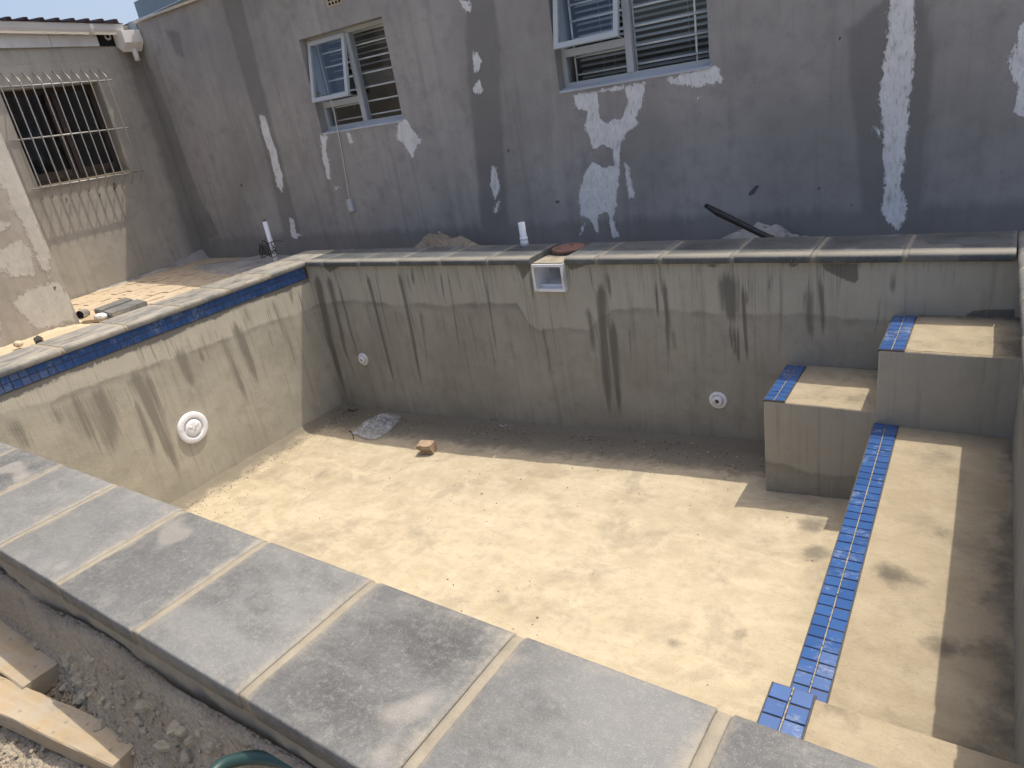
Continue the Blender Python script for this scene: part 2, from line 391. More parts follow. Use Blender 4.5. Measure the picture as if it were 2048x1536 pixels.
def lathe(name, prof, n, mat, parent=None, M4=None, smooth=True):
    """prof: (radius, height) list; axis z"""
    bm = bmesh.new(); rings = []
    for r, h in prof:
        rings.append([bm.verts.new((r*math.cos(2*math.pi*k/n), r*math.sin(2*math.pi*k/n), h)) for k in range(n)] if r > 1e-6 else [bm.verts.new((0, 0, h))])
    for A, B in zip(rings, rings[1:]):
        for k in range(n):
            a = [A[k % len(A)], A[(k+1) % len(A)], B[(k+1) % len(B)], B[k % len(B)]]
            f = [v for i, v in enumerate(a) if v not in a[:i]]
            if len(f) > 2: bm.faces.new(f)
    bmesh.ops.recalc_face_normals(bm, faces=bm.faces)
    me = bpy.data.meshes.new(name); bm.to_mesh(me); bm.free()
    o = link(name, me, mat, parent, M4, smooth)
    return o
def smoothpath(pts, n=6):
    """Catmull-Rom"""
    P = [Vector(p) for p in pts]; P = [P[0]*2-P[1]]+P+[P[-1]*2-P[-2]]; out = []
    for i in range(1, len(P)-2):
        for k in range(n):
            t = k/n; a, b, c, d = P[i-1:i+3]
            out.append(.5*((2*b)+(c-a)*t+(2*a-5*b+4*c-d)*t*t+(3*b-a-3*c+d)*t**3))
    return out+[P[-2]]

# ---- numeric fields
def hsh(i, j, s):
    v = np.sin(i*127.1+j*311.7+s*74.7)*43758.5453; return v-np.floor(v)
def vn(x, y, s=0):
    i, j = np.floor(x), np.floor(y); f, g = x-i, y-j; f = f*f*(3-2*f); g = g*g*(3-2*g)
    return (hsh(i, j, s)*(1-f)+hsh(i+1, j, s)*f)*(1-g)+(hsh(i, j+1, s)*(1-f)+hsh(i+1, j+1, s)*f)*g
def fbm(x, y, s=0, o=4):
    r = 0; a = .5
    for k in range(o): r = r+a*vn(x*2**k, y*2**k, s+k); a *= .5
    return r/(1-.5**o)
def sdp(x, y, poly):
    d = np.full(x.shape, 1e9); ins = np.zeros(x.shape, bool); n = len(poly)
    for i in range(n):
        ax, ay = poly[i]; bx, by = poly[(i+1) % n]; ex, ey = bx-ax, by-ay
        t = np.clip(((x-ax)*ex+(y-ay)*ey)/(ex*ex+ey*ey+1e-12), 0, 1)
        d = np.minimum(d, (x-ax-t*ex)**2+(y-ay-t*ey)**2)
        c = (ay > y) != (by > y)
        ins ^= c & (x < ex*(y-ay)/(ey if abs(ey) > 1e-9 else 1e-9)+ax)
    return np.where(ins, 1, -1)*np.sqrt(d)
def polyfield(x, y, polys, soft):
    f = np.zeros(x.shape)
    for p in polys: f = np.maximum(f, np.clip(.5+sdp(x, y, p)/soft, 0, 1))
    return f
def streakfield(x, z, streaks):
    """streaks: (path from top to bottom, half width top, half width bottom, strength)"""
    f = np.zeros(x.shape)
    for path, w0, w1, s in streaks:
        pz = np.array([q[1] for q in path])[::-1]; px = np.array([q[0] for q in path])[::-1]
        cx = np.interp(z, pz, px); t = np.clip((pz[-1]-z)/(pz[-1]-pz[0]+1e-9), 0, 1)
        w_ = w0+(w1-w0)*t
        v = np.clip(.5+(w_-np.abs(x-cx))/(w_*2.0), 0, 1)*s
        hh = pz[-1]-pz[0]
        v = v*np.clip((pz[-1]+.05-z)/.14, 0, 1)*np.clip((z-pz[0])/(.35*hh), 0, 1)**.7
        f = np.maximum(f, v)
    return f
def cuts(a, b, step, extra=()):
    g = list(np.linspace(a, b, max(2, int(round((b-a)/step))+1)))
    for e in extra:
        if a < e < b:
            i = int(np.argmin([abs(q-e) for q in g]))
            if 0 < i < len(g)-1: g[i] = e
            else: g.append(e)
    return np.array(sorted(set(g)))
def grid(name, us, vs, fn, mat, parent=None, attrs={}, hole=None, flip=False, smooth=False):
    """fn(U,V)->(X,Y,Z) arrays; hole(uc,vc)->bool mask of faces to leave out"""
    U, V = np.meshgrid(us, vs); X, Y, Z = fn(U, V)
    nu, nv = len(us), len(vs)
    idx = np.arange(nu*nv).reshape(nv, nu)
    q = np.stack([idx[:-1, :-1], idx[:-1, 1:], idx[1:, 1:], idx[1:, :-1]], -1).reshape(-1, 4)
    if hole is not None:
        uc = (U[:-1, :-1]+U[1:, 1:])/2; vc = (V[:-1, :-1]+V[1:, 1:])/2
        q = q[~hole(uc, vc).ravel()]
    if flip: q = q[:, ::-1]
    me = bpy.data.meshes.new(name); me.vertices.add(nu*nv)
    me.vertices.foreach_set('co', np.stack([X, Y, Z], -1).astype(np.float32).ravel())
    me.loops.add(q.size); me.loops.foreach_set('vertex_index', q.astype(np.int32).ravel())
    me.polygons.add(len(q)); me.polygons.foreach_set('loop_start', np.arange(0, q.size, 4, dtype=np.int32))
    me.update(calc_edges=True)
    for k, v in attrs.items():
        at = me.attributes.new(k, 'FLOAT', 'POINT'); at.data.foreach_set('value', np.broadcast_to(v(U, V), U.shape).astype(np.float32).ravel())
    return link(name, me, mat, parent, None, smooth)

# ------------------------------------------------------------------ key dimensions (metres, coping top = 0)
L = 4.8265; OV = .03; T = .045; CW = .39
XL, XR, YB = -OV, L+OV, OV
YH = 1.1; WX = -3.188; GZ = -.225
near = lambda x: -2.836-.0203*(x-2)
rightx = lambda y: L-.018*y                 # the right side opens slightly towards the near end
def floorz(x): return np.interp(x, [0, .9, 1.7, 3.7, 4.86], [-1.36, -1.344, -1.30, -1.165, -1.09])
# ================================================================== GROUND
def gh(x, y):
    z = np.full(x.shape, GZ)
    # left: sand banked against the coping, falling to the paving
    bank = np.interp(x, [-4, -1.9, -1.7, -1.0, -.4, 0], [-.235, -.235, -.19, -.13, -.065, -.06])
    bank2 = np.interp(x, [-4, -.55, -.42, 0], [-.236, -.236, -.16, -.15])
    t = np.clip((y+1.35)/.45, 0, 1); t = t*t*(3-2*t)
    left = bank*(1-t)+bank2*t
    z = np.where(x < .5, left, z)
    # strip between back coping and house
    back = -.245+.03*fbm(x*5, y*5, 3)
    tb = np.clip((y-.05)/.12, 0, 1)*np.clip((x+.75)/.35, 0, 1)
    z = z*(1-tb)+back*tb
    # near side: bank of dirt below the coping
    yo = -2.836-.0203*(x-2)-CW
    st_ = np.interp(yo-y, [-.3, .0, .012, .028, .045, .08, .3, 1.2, 3], [-.085, -.09, -.14, -.27, -.355, -.395, -.415, -.42, -.40])
    nb = np.interp(yo-y, [-.3, .0, .02, .05, .08, .12, .3, 1.2, 3], [-.085, -.09, -.12, -.22, -.33, -.39, -.415, -.42, -.40])
    sx_ = np.clip((x-2.62)/.25, 0, 1); nb = st_*(1-sx_)+nb*sx_
    tn = np.clip((yo+.02-y)/.02, 0, 1)*np.clip((x+1.2)/.5, 0, 1)
    z = z*(1-tn)+nb*tn
    z = np.where((x > 5.15) & (y > yo), -.12, z)
    fine = (fbm(x*3.1, y*3.1, 11)-.5)*.05+(fbm(x*13, y*13, 12)-.5)*.035+(fbm(x*26, y*26, 13, 3)-.5)*.045
    am = np.where(tn > .3, 1.0, .35)
    am = np.where((x < -.5) & (y > -1.05) & (tn < .3), .04, am)
    am = am*np.clip(np.where(tn > .3, (yo-y-.0)/.07, 1), .12, 1)
    z = z+fine*am
    far = np.clip((np.hypot(x-1, y+1)-8)/20, 0, 1)
    return z*(1-far)+(-.3)*far
ux = np.concatenate([[-900, -300, -90, -35, -18, -10, -6], np.arange(-4.2, -.6, .05), np.arange(-.6, 1.6, .04), np.arange(1.6, 4.4, .018), np.arange(4.4, 6, .05), [6.5, 7.5, 10, 18, 40, 120, 400, 900]])
uy = np.concatenate([[-900, -300, -90, -35, -18, -10, -7, -5.6, -5], np.arange(-4.7, -3.95, .05), np.arange(-3.95, -3.2, .016), np.arange(-3.2, 1.3, .045), [1.6, 2.4, 4, 8, 16, 40, 120, 400, 900]])
g = grid('ground', ux, uy, lambda U, V: (U, V, gh(U, V)), 'sand', hole=lambda a, b: (a > -.2) & (a < 5.02) & (b > -3.05) & (b < .2), smooth=True)
g.data.materials.append(M['dirt'])
cen = np.zeros(len(g.data.polygons)*3); g.data.polygons.foreach_get('center', cen); cen = cen.reshape(-1, 3)
g.data.polygons.foreach_set('material_index', ((cen[:, 1] < -3.1) | ((cen[:, 1] > .15) & (cen[:, 0] > -.7)) | (cen[:, 0] > 5)).astype(np.int32))
g['kind'] = 'structure'

# brick paving on the left: each paver its own piece
pv = box('brick_paving', (WX+.02, -1.02, GZ-.09), (-.62, .93, GZ-.012), 'sand'); pv['kind'] = 'structure'
def chamfer_box(name, lx, ly, h, ch):
    bm = bmesh.new()
    b = [bm.verts.new((sx*lx/2, sy*ly/2, 0)) for sx, sy in ((-1,-1),(1,-1),(1,1),(-1,1))]
    m_ = [bm.verts.new((sx*lx/2, sy*ly/2, h-ch)) for sx, sy in ((-1,-1),(1,-1),(1,1),(-1,1))]
    t = [bm.verts.new((sx*(lx/2-ch), sy*(ly/2-ch), h)) for sx, sy in ((-1,-1),(1,-1),(1,1),(-1,1))]
    for A, B in ((b, m_), (m_, t)):
        for k in range(4): bm.faces.new((A[k], A[(k+1) % 4], B[(k+1) % 4], B[k]))
    bm.faces.new(t); bm.faces.new(b[::-1])
    me = bpy.data.meshes.new(name); bm.to_mesh(me); bm.free(); return me
pme = chamfer_box('paver', .106, .216, .05, .004)
n = 0; x = WX+.08; i = 0
while x < -.66:
    y = -1.0+.11*(i % 2)
    while y < .84:
        if n < 298:
            link('paver', pme, 'paver_clay', pv, Matrix.Translation((x+random.uniform(-.003, .003), y+.11, GZ-.05+random.uniform(-.006, .006))) @ Euler((random.uniform(-.012, .012), random.uniform(-.015, .015), random.uniform(-.015, .015))).to_matrix().to_4x4())
            n += 1
        y += .222
    x += .112; i += 1

# ================================================================== POOL
pool = thing('swimming_pool', (2.4, -1.4, -1.4), 'empty plastered concrete swimming pool with grey coping and unfinished blue tiling', 'swimming pool')
# ---- back wall
line = [(-0.169,-0.402),(0.407,-0.335),(0.903,-0.364),(1.17,-0.341),(1.362,-0.363),(1.742,-0.33),(2.066,-0.325),(2.134,-0.467),(2.215,-0.514),(2.379,-0.481),(2.604,-0.495),(2.688,-0.402),(2.801,-0.345),(3.005,-0.326),(3.164,-0.34),(3.407,-0.344),(3.635,-0.348),(3.901,-0.333),(4.148,-0.357),(4.332,-0.35),(4.846,-0.354)]  # this line, listed streaks and blots: image pixels projected onto the wall plane
lx_ = [q[0] for q in line]; lz_ = [q[1] for q in line]
S = []
def st(a, w0, w1, s, px=.0039): S.append((a, w0*px/2, w1*px/2, s))
st([(0.082,-0.103),(0.023,-0.707),(0.036,-1.409)], 26, 12, 1)
st([(0.223,-0.103),(0.182,-0.79),(0.237,-1.164)], 18, 8, .9)
st([(0.326,-0.166),(0.312,-0.6),(0.35,-1.104)], 10, 6, .75)
st([(0.678,-0.083),(0.684,-0.625),(0.688,-1.257)], 13, 9, .95)
st([(0.772,-0.063),(0.754,-0.494),(0.757,-0.839)], 8, 5, .7)
st([(1.025,-0.083),(1.013,-0.566),(0.983,-1.245)], 13, 9, .95)
st([(1.163,-0.046),(1.15,-0.161),(1.149,-0.219)], 7, 5, 1)
st([(1.155,-0.357),(1.126,-0.685),(1.085,-0.988)], 16, 7, .7)
st([(1.439,-0.066),(1.424,-0.235),(1.412,-0.358)], 5, 4, .9)
st([(1.5,-0.066),(1.495,-0.31),(1.455,-0.869)], 6, 4, .75)
st([(1.687,-0.085),(1.676,-0.268)], 6, 3, .6)
st([(1.833,-0.157),(1.821,-0.376),(1.813,-0.839)], 6, 4, .85)
st([(1.76,-0.453),(1.778,-0.683),(1.756,-1.006)], 12, 6, .6)
st([(2.137,-0.052),(2.138,-0.155)], 16, 5, .9)
st([(2.229,-0.434),(2.253,-0.652),(2.238,-0.995)], 12, 8, .6)
st([(2.588,-0.284),(2.614,-0.419),(2.614,-0.699)], 22, 14, .7)
st([(2.72,-0.151),(2.708,-0.415),(2.687,-0.764),(2.67,-1.221)], 18, 15, 1)
st([(2.772,-0.413),(2.761,-0.758),(2.75,-1.209)], 19, 10, 1)
st([(2.773,-0.056),(2.784,-0.313)], 14, 6, .7)
st([(2.89,-0.408),(2.868,-0.82)], 10, 6, .6)
st([(3.088,-0.149),(3.086,-0.432)], 5, 3, .9)
st([(3.138,-0.118),(3.147,-0.398),(3.134,-0.726)], 13, 6, .85)
st([(3.172,-0.397),(3.178,-0.656)], 10, 4, .7)
st([(3.512,-0.083),(3.531,-0.292),(3.536,-0.443)], 34, 26, 1)
st([(3.51,-0.383),(3.527,-0.535),(3.541,-0.628)], 4, 3, 1)
st([(3.539,-0.382),(3.549,-0.565),(3.559,-0.684)], 5, 3, 1)
st([(3.562,-0.381),(3.565,-0.595),(3.572,-0.721)], 4, 3, 1)
st([(3.598,-0.146),(3.605,-0.439),(3.623,-0.755)], 8, 4, 1)
st([(3.619,-0.174),(3.625,-0.319)], 4, 3, .8)
st([(3.744,-0.103),(3.749,-0.229)], 7, 4, .8)
st([(3.932,-0.144),(3.947,-0.365),(3.968,-0.552)], 22, 12, .75)
st([(4.0,-0.103),(4.014,-0.307),(4.023,-0.505)], 9, 9, .85)
st([(4.285,-0.167),(4.278,-0.352),(4.251,-0.518)], 4, 3, .8)
st([(4.331,-0.066),(4.334,-0.244)], 22, 10, .6)
st([(4.466,-0.091),(4.458,-0.178)], 6, 5, .7)
st([(4.511,-0.086),(4.57,-0.202)], 5, 3, .8)
for k in range(46):   # fine random trickles
    x0 = random.uniform(.05, 4.3); z0 = random.choice([-.05, -.06, -.33, -.36]); ln = random.uniform(.15, .75)
    S.append(([(x0, z0), (x0+random.uniform(-.01, .01), z0-ln)], random.uniform(.004, .016), .004, random.uniform(.45, .75)))
blot = [[(4.0,-0.053),(4.178,-0.054),(4.182,-0.142),(4.162,-0.161),(4.096,-0.132),(4.024,-0.093)], [(2.099,-0.041),(2.242,-0.042),(2.211,-0.086),(2.142,-0.155),(2.128,-0.103)],
        [(2.484,-0.044),(2.663,-0.046),(2.588,-0.074),(2.514,-0.087)], [(3.365,-0.051),(3.48,-0.052),(3.45,-0.077)], [(4.648,-0.312),(4.686,-0.286),(4.839,-0.276),(4.846,-0.354),(4.652,-0.362)], [(3.801,-0.051),(3.902,-0.052),(3.877,-0.076)],
        [(0.161,-0.027),(0.459,-0.029),(0.254,-0.103)]]
SKX, SKZ = (2.256, 2.468), (-.208, -.052)
xs = cuts(XL, XR+.01, .0095, SKX); zs = cuts(-1.40, -T, .0095, SKZ)
def upf(U, V): return np.clip(.5+(V-np.interp(U, lx_, lz_))/.10, 0, 1)
def stf(U, V):
    f = np.maximum(streakfield(U, V, S), polyfield(U, V, blot, .02)*1.0)
    base = np.clip((floorz(U)+.10-V)/.12, 0, 1)*.62           # damp along the foot
    return np.maximum(np.maximum(f, base), np.clip((V+.05)/.02, 0, 1)*.6*(fbm(U*9, V*3, 5) > .5))
grid('back_wall', xs, zs, lambda U, V: (U, np.full(U.shape, YB)+(fbm(U*3, V*3, 2)-.5)*.008*np.clip((-T-V)/.05, 0, 1), V), 'pool_render', pool,
     {'streak': stf, 'upper': upf, 'drip': lambda U, V: np.clip((V+T+(.06+.75*np.clip(fbm(U*5.5, U*0, 77)-.30, 0, 1)))/(.06+.75*np.clip(fbm(U*5.5, U*0, 77)-.30, 0, 1)), 0, 1)}, hole=lambda a, b: (a > SKX[0]) & (a < SKX[1]) & (b > SKZ[0]) & (b < SKZ[1]), smooth=True)
# ---- left wall
SL = []  # left wall streaks and rough line also come from projected image pixels
def sl(a, w0, w1, s, px=.0045): SL.append((a, w0*px/2, w1*px/2, s))
sl([(-0.766,-0.243),(-0.734,-0.587),(-0.73,-0.894)], 20, 9, 1)
sl([(-0.896,-0.277),(-0.884,-0.61),(-0.865,-1.008)], 26, 14, .7)
sl([(-1.608,-0.286),(-1.582,-0.581),(-1.571,-0.905),(-1.567,-1.072),(-1.576,-1.301)], 30, 9, 1)
sl([(-1.542,-0.333),(-1.537,-0.563),(-1.536,-0.761)], 16, 8, .8)
sl([(-1.257,-0.258),(-1.251,-0.455),(-1.231,-0.665)], 22, 10, .9)
sl([(-1.104,-0.318),(-1.101,-0.478)], 16, 6, .9)
sl([(-1.857,-0.289),(-1.876,-0.553),(-1.93,-0.868)], 42, 20, .85)
sl([(-2.012,-0.273),(-2.014,-0.522),(-1.998,-0.734)], 40, 22, .7)
sl([(-2.145,-0.281),(-2.133,-0.498)], 30, 14, .6)
sl([(-2.369,-0.277),(-2.355,-0.489),(-2.342,-0.566)], 26, 12, .75)
sl([(-1.657,-0.47),(-1.671,-0.812),(-1.707,-1.055)], 22, 12, .7)
sl([(-0.384,-0.167),(-0.349,-0.566),(-0.335,-0.934)], 18, 10, .7)
sl([(-0.656,-0.12),(-0.632,-0.374)], 14, 8, .6)
sl([(-0.923,-0.188),(-0.943,-0.38)], 12, 6, .6)
sl([(-0.182,-0.104),(-0.194,-0.358)], 14, 6, .7)
for k in range(30):
    y0_ = random.uniform(-2.7, -.05); z0 = random.choice([-.17, -.19, -.36]); ln = random.uniform(.12, .6)
    SL.append(([(y0_, z0), (y0_+random.uniform(-.01, .01), z0-ln)], random.uniform(.005, .02), .005, random.uniform(.45, .75)))
ll = [(-2.415,-0.254),(-2.142,-0.29),(-1.828,-0.301),(-1.481,-0.32),(-1.011,-0.353),(-0.554,-0.36),(-0.11,-0.396)]
lly = [q[0] for q in ll]; llz = [q[1] for q in ll]
def adf(U, V):
    lim = -.166-.07*np.clip(fbm(U*3.2, U*0, 9)-.42, 0, 1)-.10*np.clip(fbm(U*9, U*0, 21)-.60, 0, 1)
    return np.clip(.5+(V-lim)/.05, 0, 1)
grid('left_wall', cuts(-2.95, YB, .0095), cuts(-1.42, -T, .0095), lambda U, V: (np.full(U.shape, XL)+(fbm(U*3, V*3, 4)-.5)*.008*np.clip((-.16-V)/.05, 0, 1), U, V), 'pool_render_left', pool,
     {'streak': lambda U, V: np.maximum(streakfield(U, V, SL), np.clip((-1.30-V)/.1, 0, 1)*.5), 'upper': lambda U, V: np.clip(.5+(V-np.interp(U, lly, llz))/.10, 0, 1), 'adhesive': adf, 'drip': lambda U, V: .8*np.clip((V+.15+(.05+.6*np.clip(fbm(U*5.5, U*0, 78)-.35, 0, 1)))/(.05+.6*np.clip(fbm(U*5.5, U*0, 78)-.35, 0, 1)), 0, 1)}, smooth=True)
# ---- right and near walls
grid('right_wall', cuts(-2.97, YB, .03), cuts(-1.42, -T, .03), lambda U, V: (rightx(U)+OV+.008, U, V), 'pool_render_side', pool,
     {'streak': lambda U, V: np.zeros(U.shape)+.3*(fbm(U*6, V*.6, 8) > .55)}, smooth=True)
grid('near_wall', cuts(XL, XR+.06, .05), cuts(-1.42, -T, .05), lambda U, V: (U, near(U)-OV, V), 'pool_render_side', pool, {}, smooth=True)
# ---- floor
def dirt_shade_f(U, V):
    back = np.clip((V+.46)/.42, 0, 1)**.7*1.25  # dirt at the wall foot, widened and darkened to deepen the shade
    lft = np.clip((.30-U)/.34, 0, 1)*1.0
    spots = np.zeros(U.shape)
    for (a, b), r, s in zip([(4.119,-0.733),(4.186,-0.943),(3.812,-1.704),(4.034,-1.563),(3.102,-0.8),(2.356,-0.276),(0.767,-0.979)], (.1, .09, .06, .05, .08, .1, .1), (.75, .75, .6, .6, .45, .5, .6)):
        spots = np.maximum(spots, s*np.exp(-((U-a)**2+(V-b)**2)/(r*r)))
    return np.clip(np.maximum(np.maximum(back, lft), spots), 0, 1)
def floorfn(U, V):
    z = floorz(U)+(fbm(U*2.2, V*2.2, 31)-.5)*.02+(fbm(U*9, V*9, 32)-.5)*.006
    z = z+.05*np.clip((U*-1+.07)/.1, 0, 1)**2+.03*np.clip((V+.05)/.08, 0, 1)**2
    return U, V, z
grid('pool_floor', cuts(XL-.01, 4.42, .018), cuts(-2.98, YB+.01, .018), floorfn, 'pool_floor', pool, {'dirt': dirt_shade_f}, smooth=True)

# ---- steps and bench
X1, X2, YS, Z1, Z2, ZBN, XS, ZN, YN = 4.3484, 3.837, -.4651, -.3184, -.626, -.690, 4.343, -.455, -2.392
def step(name, lo, hi, label=None, lz=-9):
    bm = bmesh.new(); addbox(bm, lo, hi)
    bmesh.ops.bevel(bm, geom=list(bm.edges), offset=.011, segments=3, affect='EDGES', profile=.6)
    for ax, nc in ((0, 22), (1, 14), (2, 40)):
        for k in range(1, nc):
            pl_ = lo[ax]+.02+(hi[ax]-lo[ax]-.04)*k/nc; no = [0, 0, 0]; no[ax] = 1; co = [0, 0, 0]; co[ax] = pl_
            bmesh.ops.bisect_plane(bm, geom=list(bm.verts)+list(bm.edges)+list(bm.faces), plane_co=co, plane_no=no)
    for v in bm.verts:
        if v.co.z > hi[2]-.03: v.co.z += .005*(float(fbm(np.array(v.co.x*7), np.array(v.co.y*7), 141))-.5)
        if v.co.y < lo[1]+.03: v.co.y += .006*(float(fbm(np.array(v.co.x*8), np.array(v.co.z*8), 142))-.5)
        if v.co.x < lo[0]+.03: v.co.x += .006*(float(fbm(np.array(v.co.y*8), np.array(v.co.z*8), 143))-.5)
    o = frombm(name, bm, 'step_concrete', pool, center=True)
    o.data.materials.append(M['pool_render'])
    for p in o.data.polygons: p.material_index = 0 if p.normal.z > .4 else 1
    w_ = np.array([(o.matrix_basis @ v.co)[:] for v in o.data.vertices]); U, Y_, V = w_[:, 0]+w_[:, 1], w_[:, 1], w_[:, 2]
    up = np.clip(.5+(V-lz-.05*(fbm(U*5, V*0, 3)-.5)+.05*(w_[:, 0]-lo[0]))/.10, 0, 1)
    sk_ = np.maximum(np.clip((max(lo[2], -1.15)+.07-V)/.10, 0, 1)*.55, .5*np.clip(fbm(U*6, V*1.2, 17)-.56, 0, 1)*3)
    for nm, vv in (('upper', up), ('streak', sk_)):
        at = o.data.attributes.new(nm, 'FLOAT', 'POINT'); at.data.foreach_set('value', vv.astype(np.float32))
    if label: o['label'] = label
    return o
s1 = step('step', (X1, YS, -1.3), (XR+.03, YB-.002, Z1), 'highest concrete pool step in the far right corner', -1.2)
s2 = step('step', (X2, YS-.001, -1.4), (X1+.02, YB-.003, Z2), 'lower concrete pool step left of the highest one', -.985)
# bench with very slightly skewed front
bm = bmesh.new(); addbox(bm, (XS, -2.95, -1.35), (XR+.12, YS+.01, ZBN), 0)
for v in bm.verts:
    if v.co.x < 4.6 and v.co.y < -1: v.co.x += .0194*(2.49)
bmesh.ops.bevel(bm, geom=[e for e in bm.edges], offset=.007, segments=2, affect='EDGES')
bench = frombm('bench', bm, 'step_concrete', pool); bench.data.materials.append(M['pool_render_side'])
for p in bench.data.polygons: p.material_index = 0 if p.normal.z > .4 else 1
bench['label'] = 'long low concrete bench along the right pool wall'
def bench_dirt_shade(U, V):
    d = np.clip((U-(4.70+.42*(fbm(U*0+V*2.2, V*2.2, 131)-.5)+.10*(fbm(U*7, V*7, 132)-.5)))/.16, 0, 1)*.62  # damp strip by the right wall, darkened to paint in its shade
    for (a, b), r, s_ in zip([(4.56,-1.556),(4.627,-1.57),(4.625,-0.664),(4.666,-1.26),(4.707,-1.84),(4.669,-1.963),(4.439,-1.152)], (.085, .07, .07, .06, .08, .07, .05), (.75, .6, .6, .6, .6, .5, .35)):  # stain spots
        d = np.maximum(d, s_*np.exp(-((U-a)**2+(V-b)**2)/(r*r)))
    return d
grid('bench_top', cuts(XS+.10, XR+.08, .014), cuts(-2.41, YS-.003, .014), lambda U, V: (U, V, ZBN+.0012+(fbm(U*8, V*8, 133)-.5)*.002), 'bench_concrete', bench, {'dirt': bench_dirt_shade}, smooth=True)
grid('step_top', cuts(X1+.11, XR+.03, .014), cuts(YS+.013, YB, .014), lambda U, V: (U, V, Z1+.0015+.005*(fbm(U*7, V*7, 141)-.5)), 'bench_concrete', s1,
     {'dirt': lambda U, V: np.maximum(np.clip((U-4.74-.25*(fbm(V*4, U*3, 3)-.5))/.14, 0, 1)*.6, np.clip((V+.07)/.08, 0, 1)*.6)}, smooth=True)  # damp and painted shade darken the step towards the right wall
sn = step('step', (4.388, -2.96, -1.3), (XR+.12, YN, ZN), 'concrete step in the near right corner of the pool')
# ---- blue glazed tiles
TP = .051
tme = chamfer_box('tile', .0462, .0462, .006, .0014)
def strip(parent, x0, ytop, rows, z, skew=0, label=None):
    b = box('tile_bed', (x0-.001, ytop-rows*TP-.001, z-.004), (x0+2*TP+.001, ytop+.001, z+.004), 'tile_grout', parent)
    return b
def tiles(parent, x0, ytop, rows, z, skew=0):
    for j in range(rows):
        for i in range(2):
            link('tile', tme, 'blue_tile', parent, Matrix.Translation((x0+(i+.5)*TP+skew*(j+.5)*TP+random.uniform(-.0006, .0006), ytop-(j+.5)*TP+random.uniform(-.001, .001), z+.0015+random.uniform(-.0004, .0006))) @ Euler((random.uniform(-.022, .022), random.uniform(-.022, .022), random.uniform(-.018, .018))).to_matrix().to_4x4())
    bm = bmesh.new(); n_ = rows*6
    for k in range(n_):                                             # bead of pale grout between the two rows
        a = ytop-k/n_*rows*TP; r_ = .0013+random.uniform(-.0005, .0007)
        if k % 29 == 3: continue
        addbox(bm, (x0+TP+skew*(ytop-a)-r_, a-rows*TP/n_, z+.002), (x0+TP+skew*(ytop-a)+r_, a+.0006, z+.0060+random.uniform(0, .0014)))
    frombm('grout_bead', bm, 'pale_grout', parent)
def bedded(parent, x0, ytop, rows, z, skew=0):
    bm = bmesh.new(); addbox(bm, (x0-.0015, ytop-rows*TP-.001, z-.006), (x0+2*TP+.0015, ytop+.001, z+.0035))
    for v in bm.verts:
        if v.co.y < ytop-rows*TP*.5: v.co.x += skew*rows*TP
    frombm('tile_bed', bm, 'tile_grout', parent)
    tiles(parent, x0, ytop, rows, z, skew)
bedded(bench, XS+.001, YS-.002, 37, ZBN, .0194)
bedded(s1, X1+.001, YS+9*TP+.004, 9, Z1)
bedded(s2, X2+.001, YS+9*TP+.003, 9, Z2)
bedded(sn, 4.389, YN+.004, 9, ZN)
# waterline band on the left wall
bm = bmesh.new(); addbox(bm, (XL-.004, -2.88, -.148), (XL+.004, YB-.002, -.0405))
band = frombm('waterline_band', bm, 'tile_grout', pool)
rot = Euler((0, math.pi/2, 0)).to_matrix().to_4x4()
for j in range(57):
    for i in range(2):
        link('tile', tme, 'blue_tile', band, Matrix.Translation((XL+.0015+random.uniform(-.0005, .0008), .003-(j+.5)*TP+random.uniform(-.001, .001), -.0425-(i+.5)*TP+random.uniform(-.001, .001))) @ rot @ Euler((random.uniform(-.02, .02), random.uniform(-.02, .02), random.uniform(-.012, .012))).to_matrix().to_4x4())

# ---- coping
bed = None
bm = bmesh.new()
addbox(bm, (-CW+.03, -2.85, -.30), (XL-.015, CW-.03, -T-.001))
addbox(bm, (XR+.085, -3.20, -.30), (L+CW-.03, CW-.03, -T-.001))
addbox(bm, (XL, YB+.015, -.30), (2.24, CW-.032, -T-.001)); addbox(bm, (2.485, YB+.015, -.30), (XR+.08, CW-.032, -T-.001))
addbox(bm, (2.24, .375, -.30), (2.485, .40, -T-.003))
vs = [(-CW+.03, near(-.4)-CW+.03), (L+CW-.03, near(5.2)-CW+.03), (L+CW-.03, near(5.2)-OV-.015), (-CW+.03, near(-.4)-OV-.015)]
lo = [bm.verts.new((a, b, -.30)) for a, b in vs]; hi = [bm.verts.new((a, b, -T-.001)) for a, b in vs]
bm.faces.new(hi); bm.faces.new(lo[::-1])
for k in range(4): bm.faces.new((lo[k], lo[(k+1) % 4], hi[(k+1) % 4], hi[k]))
bed = frombm('coping_bed', bm, 'mortar', pool)
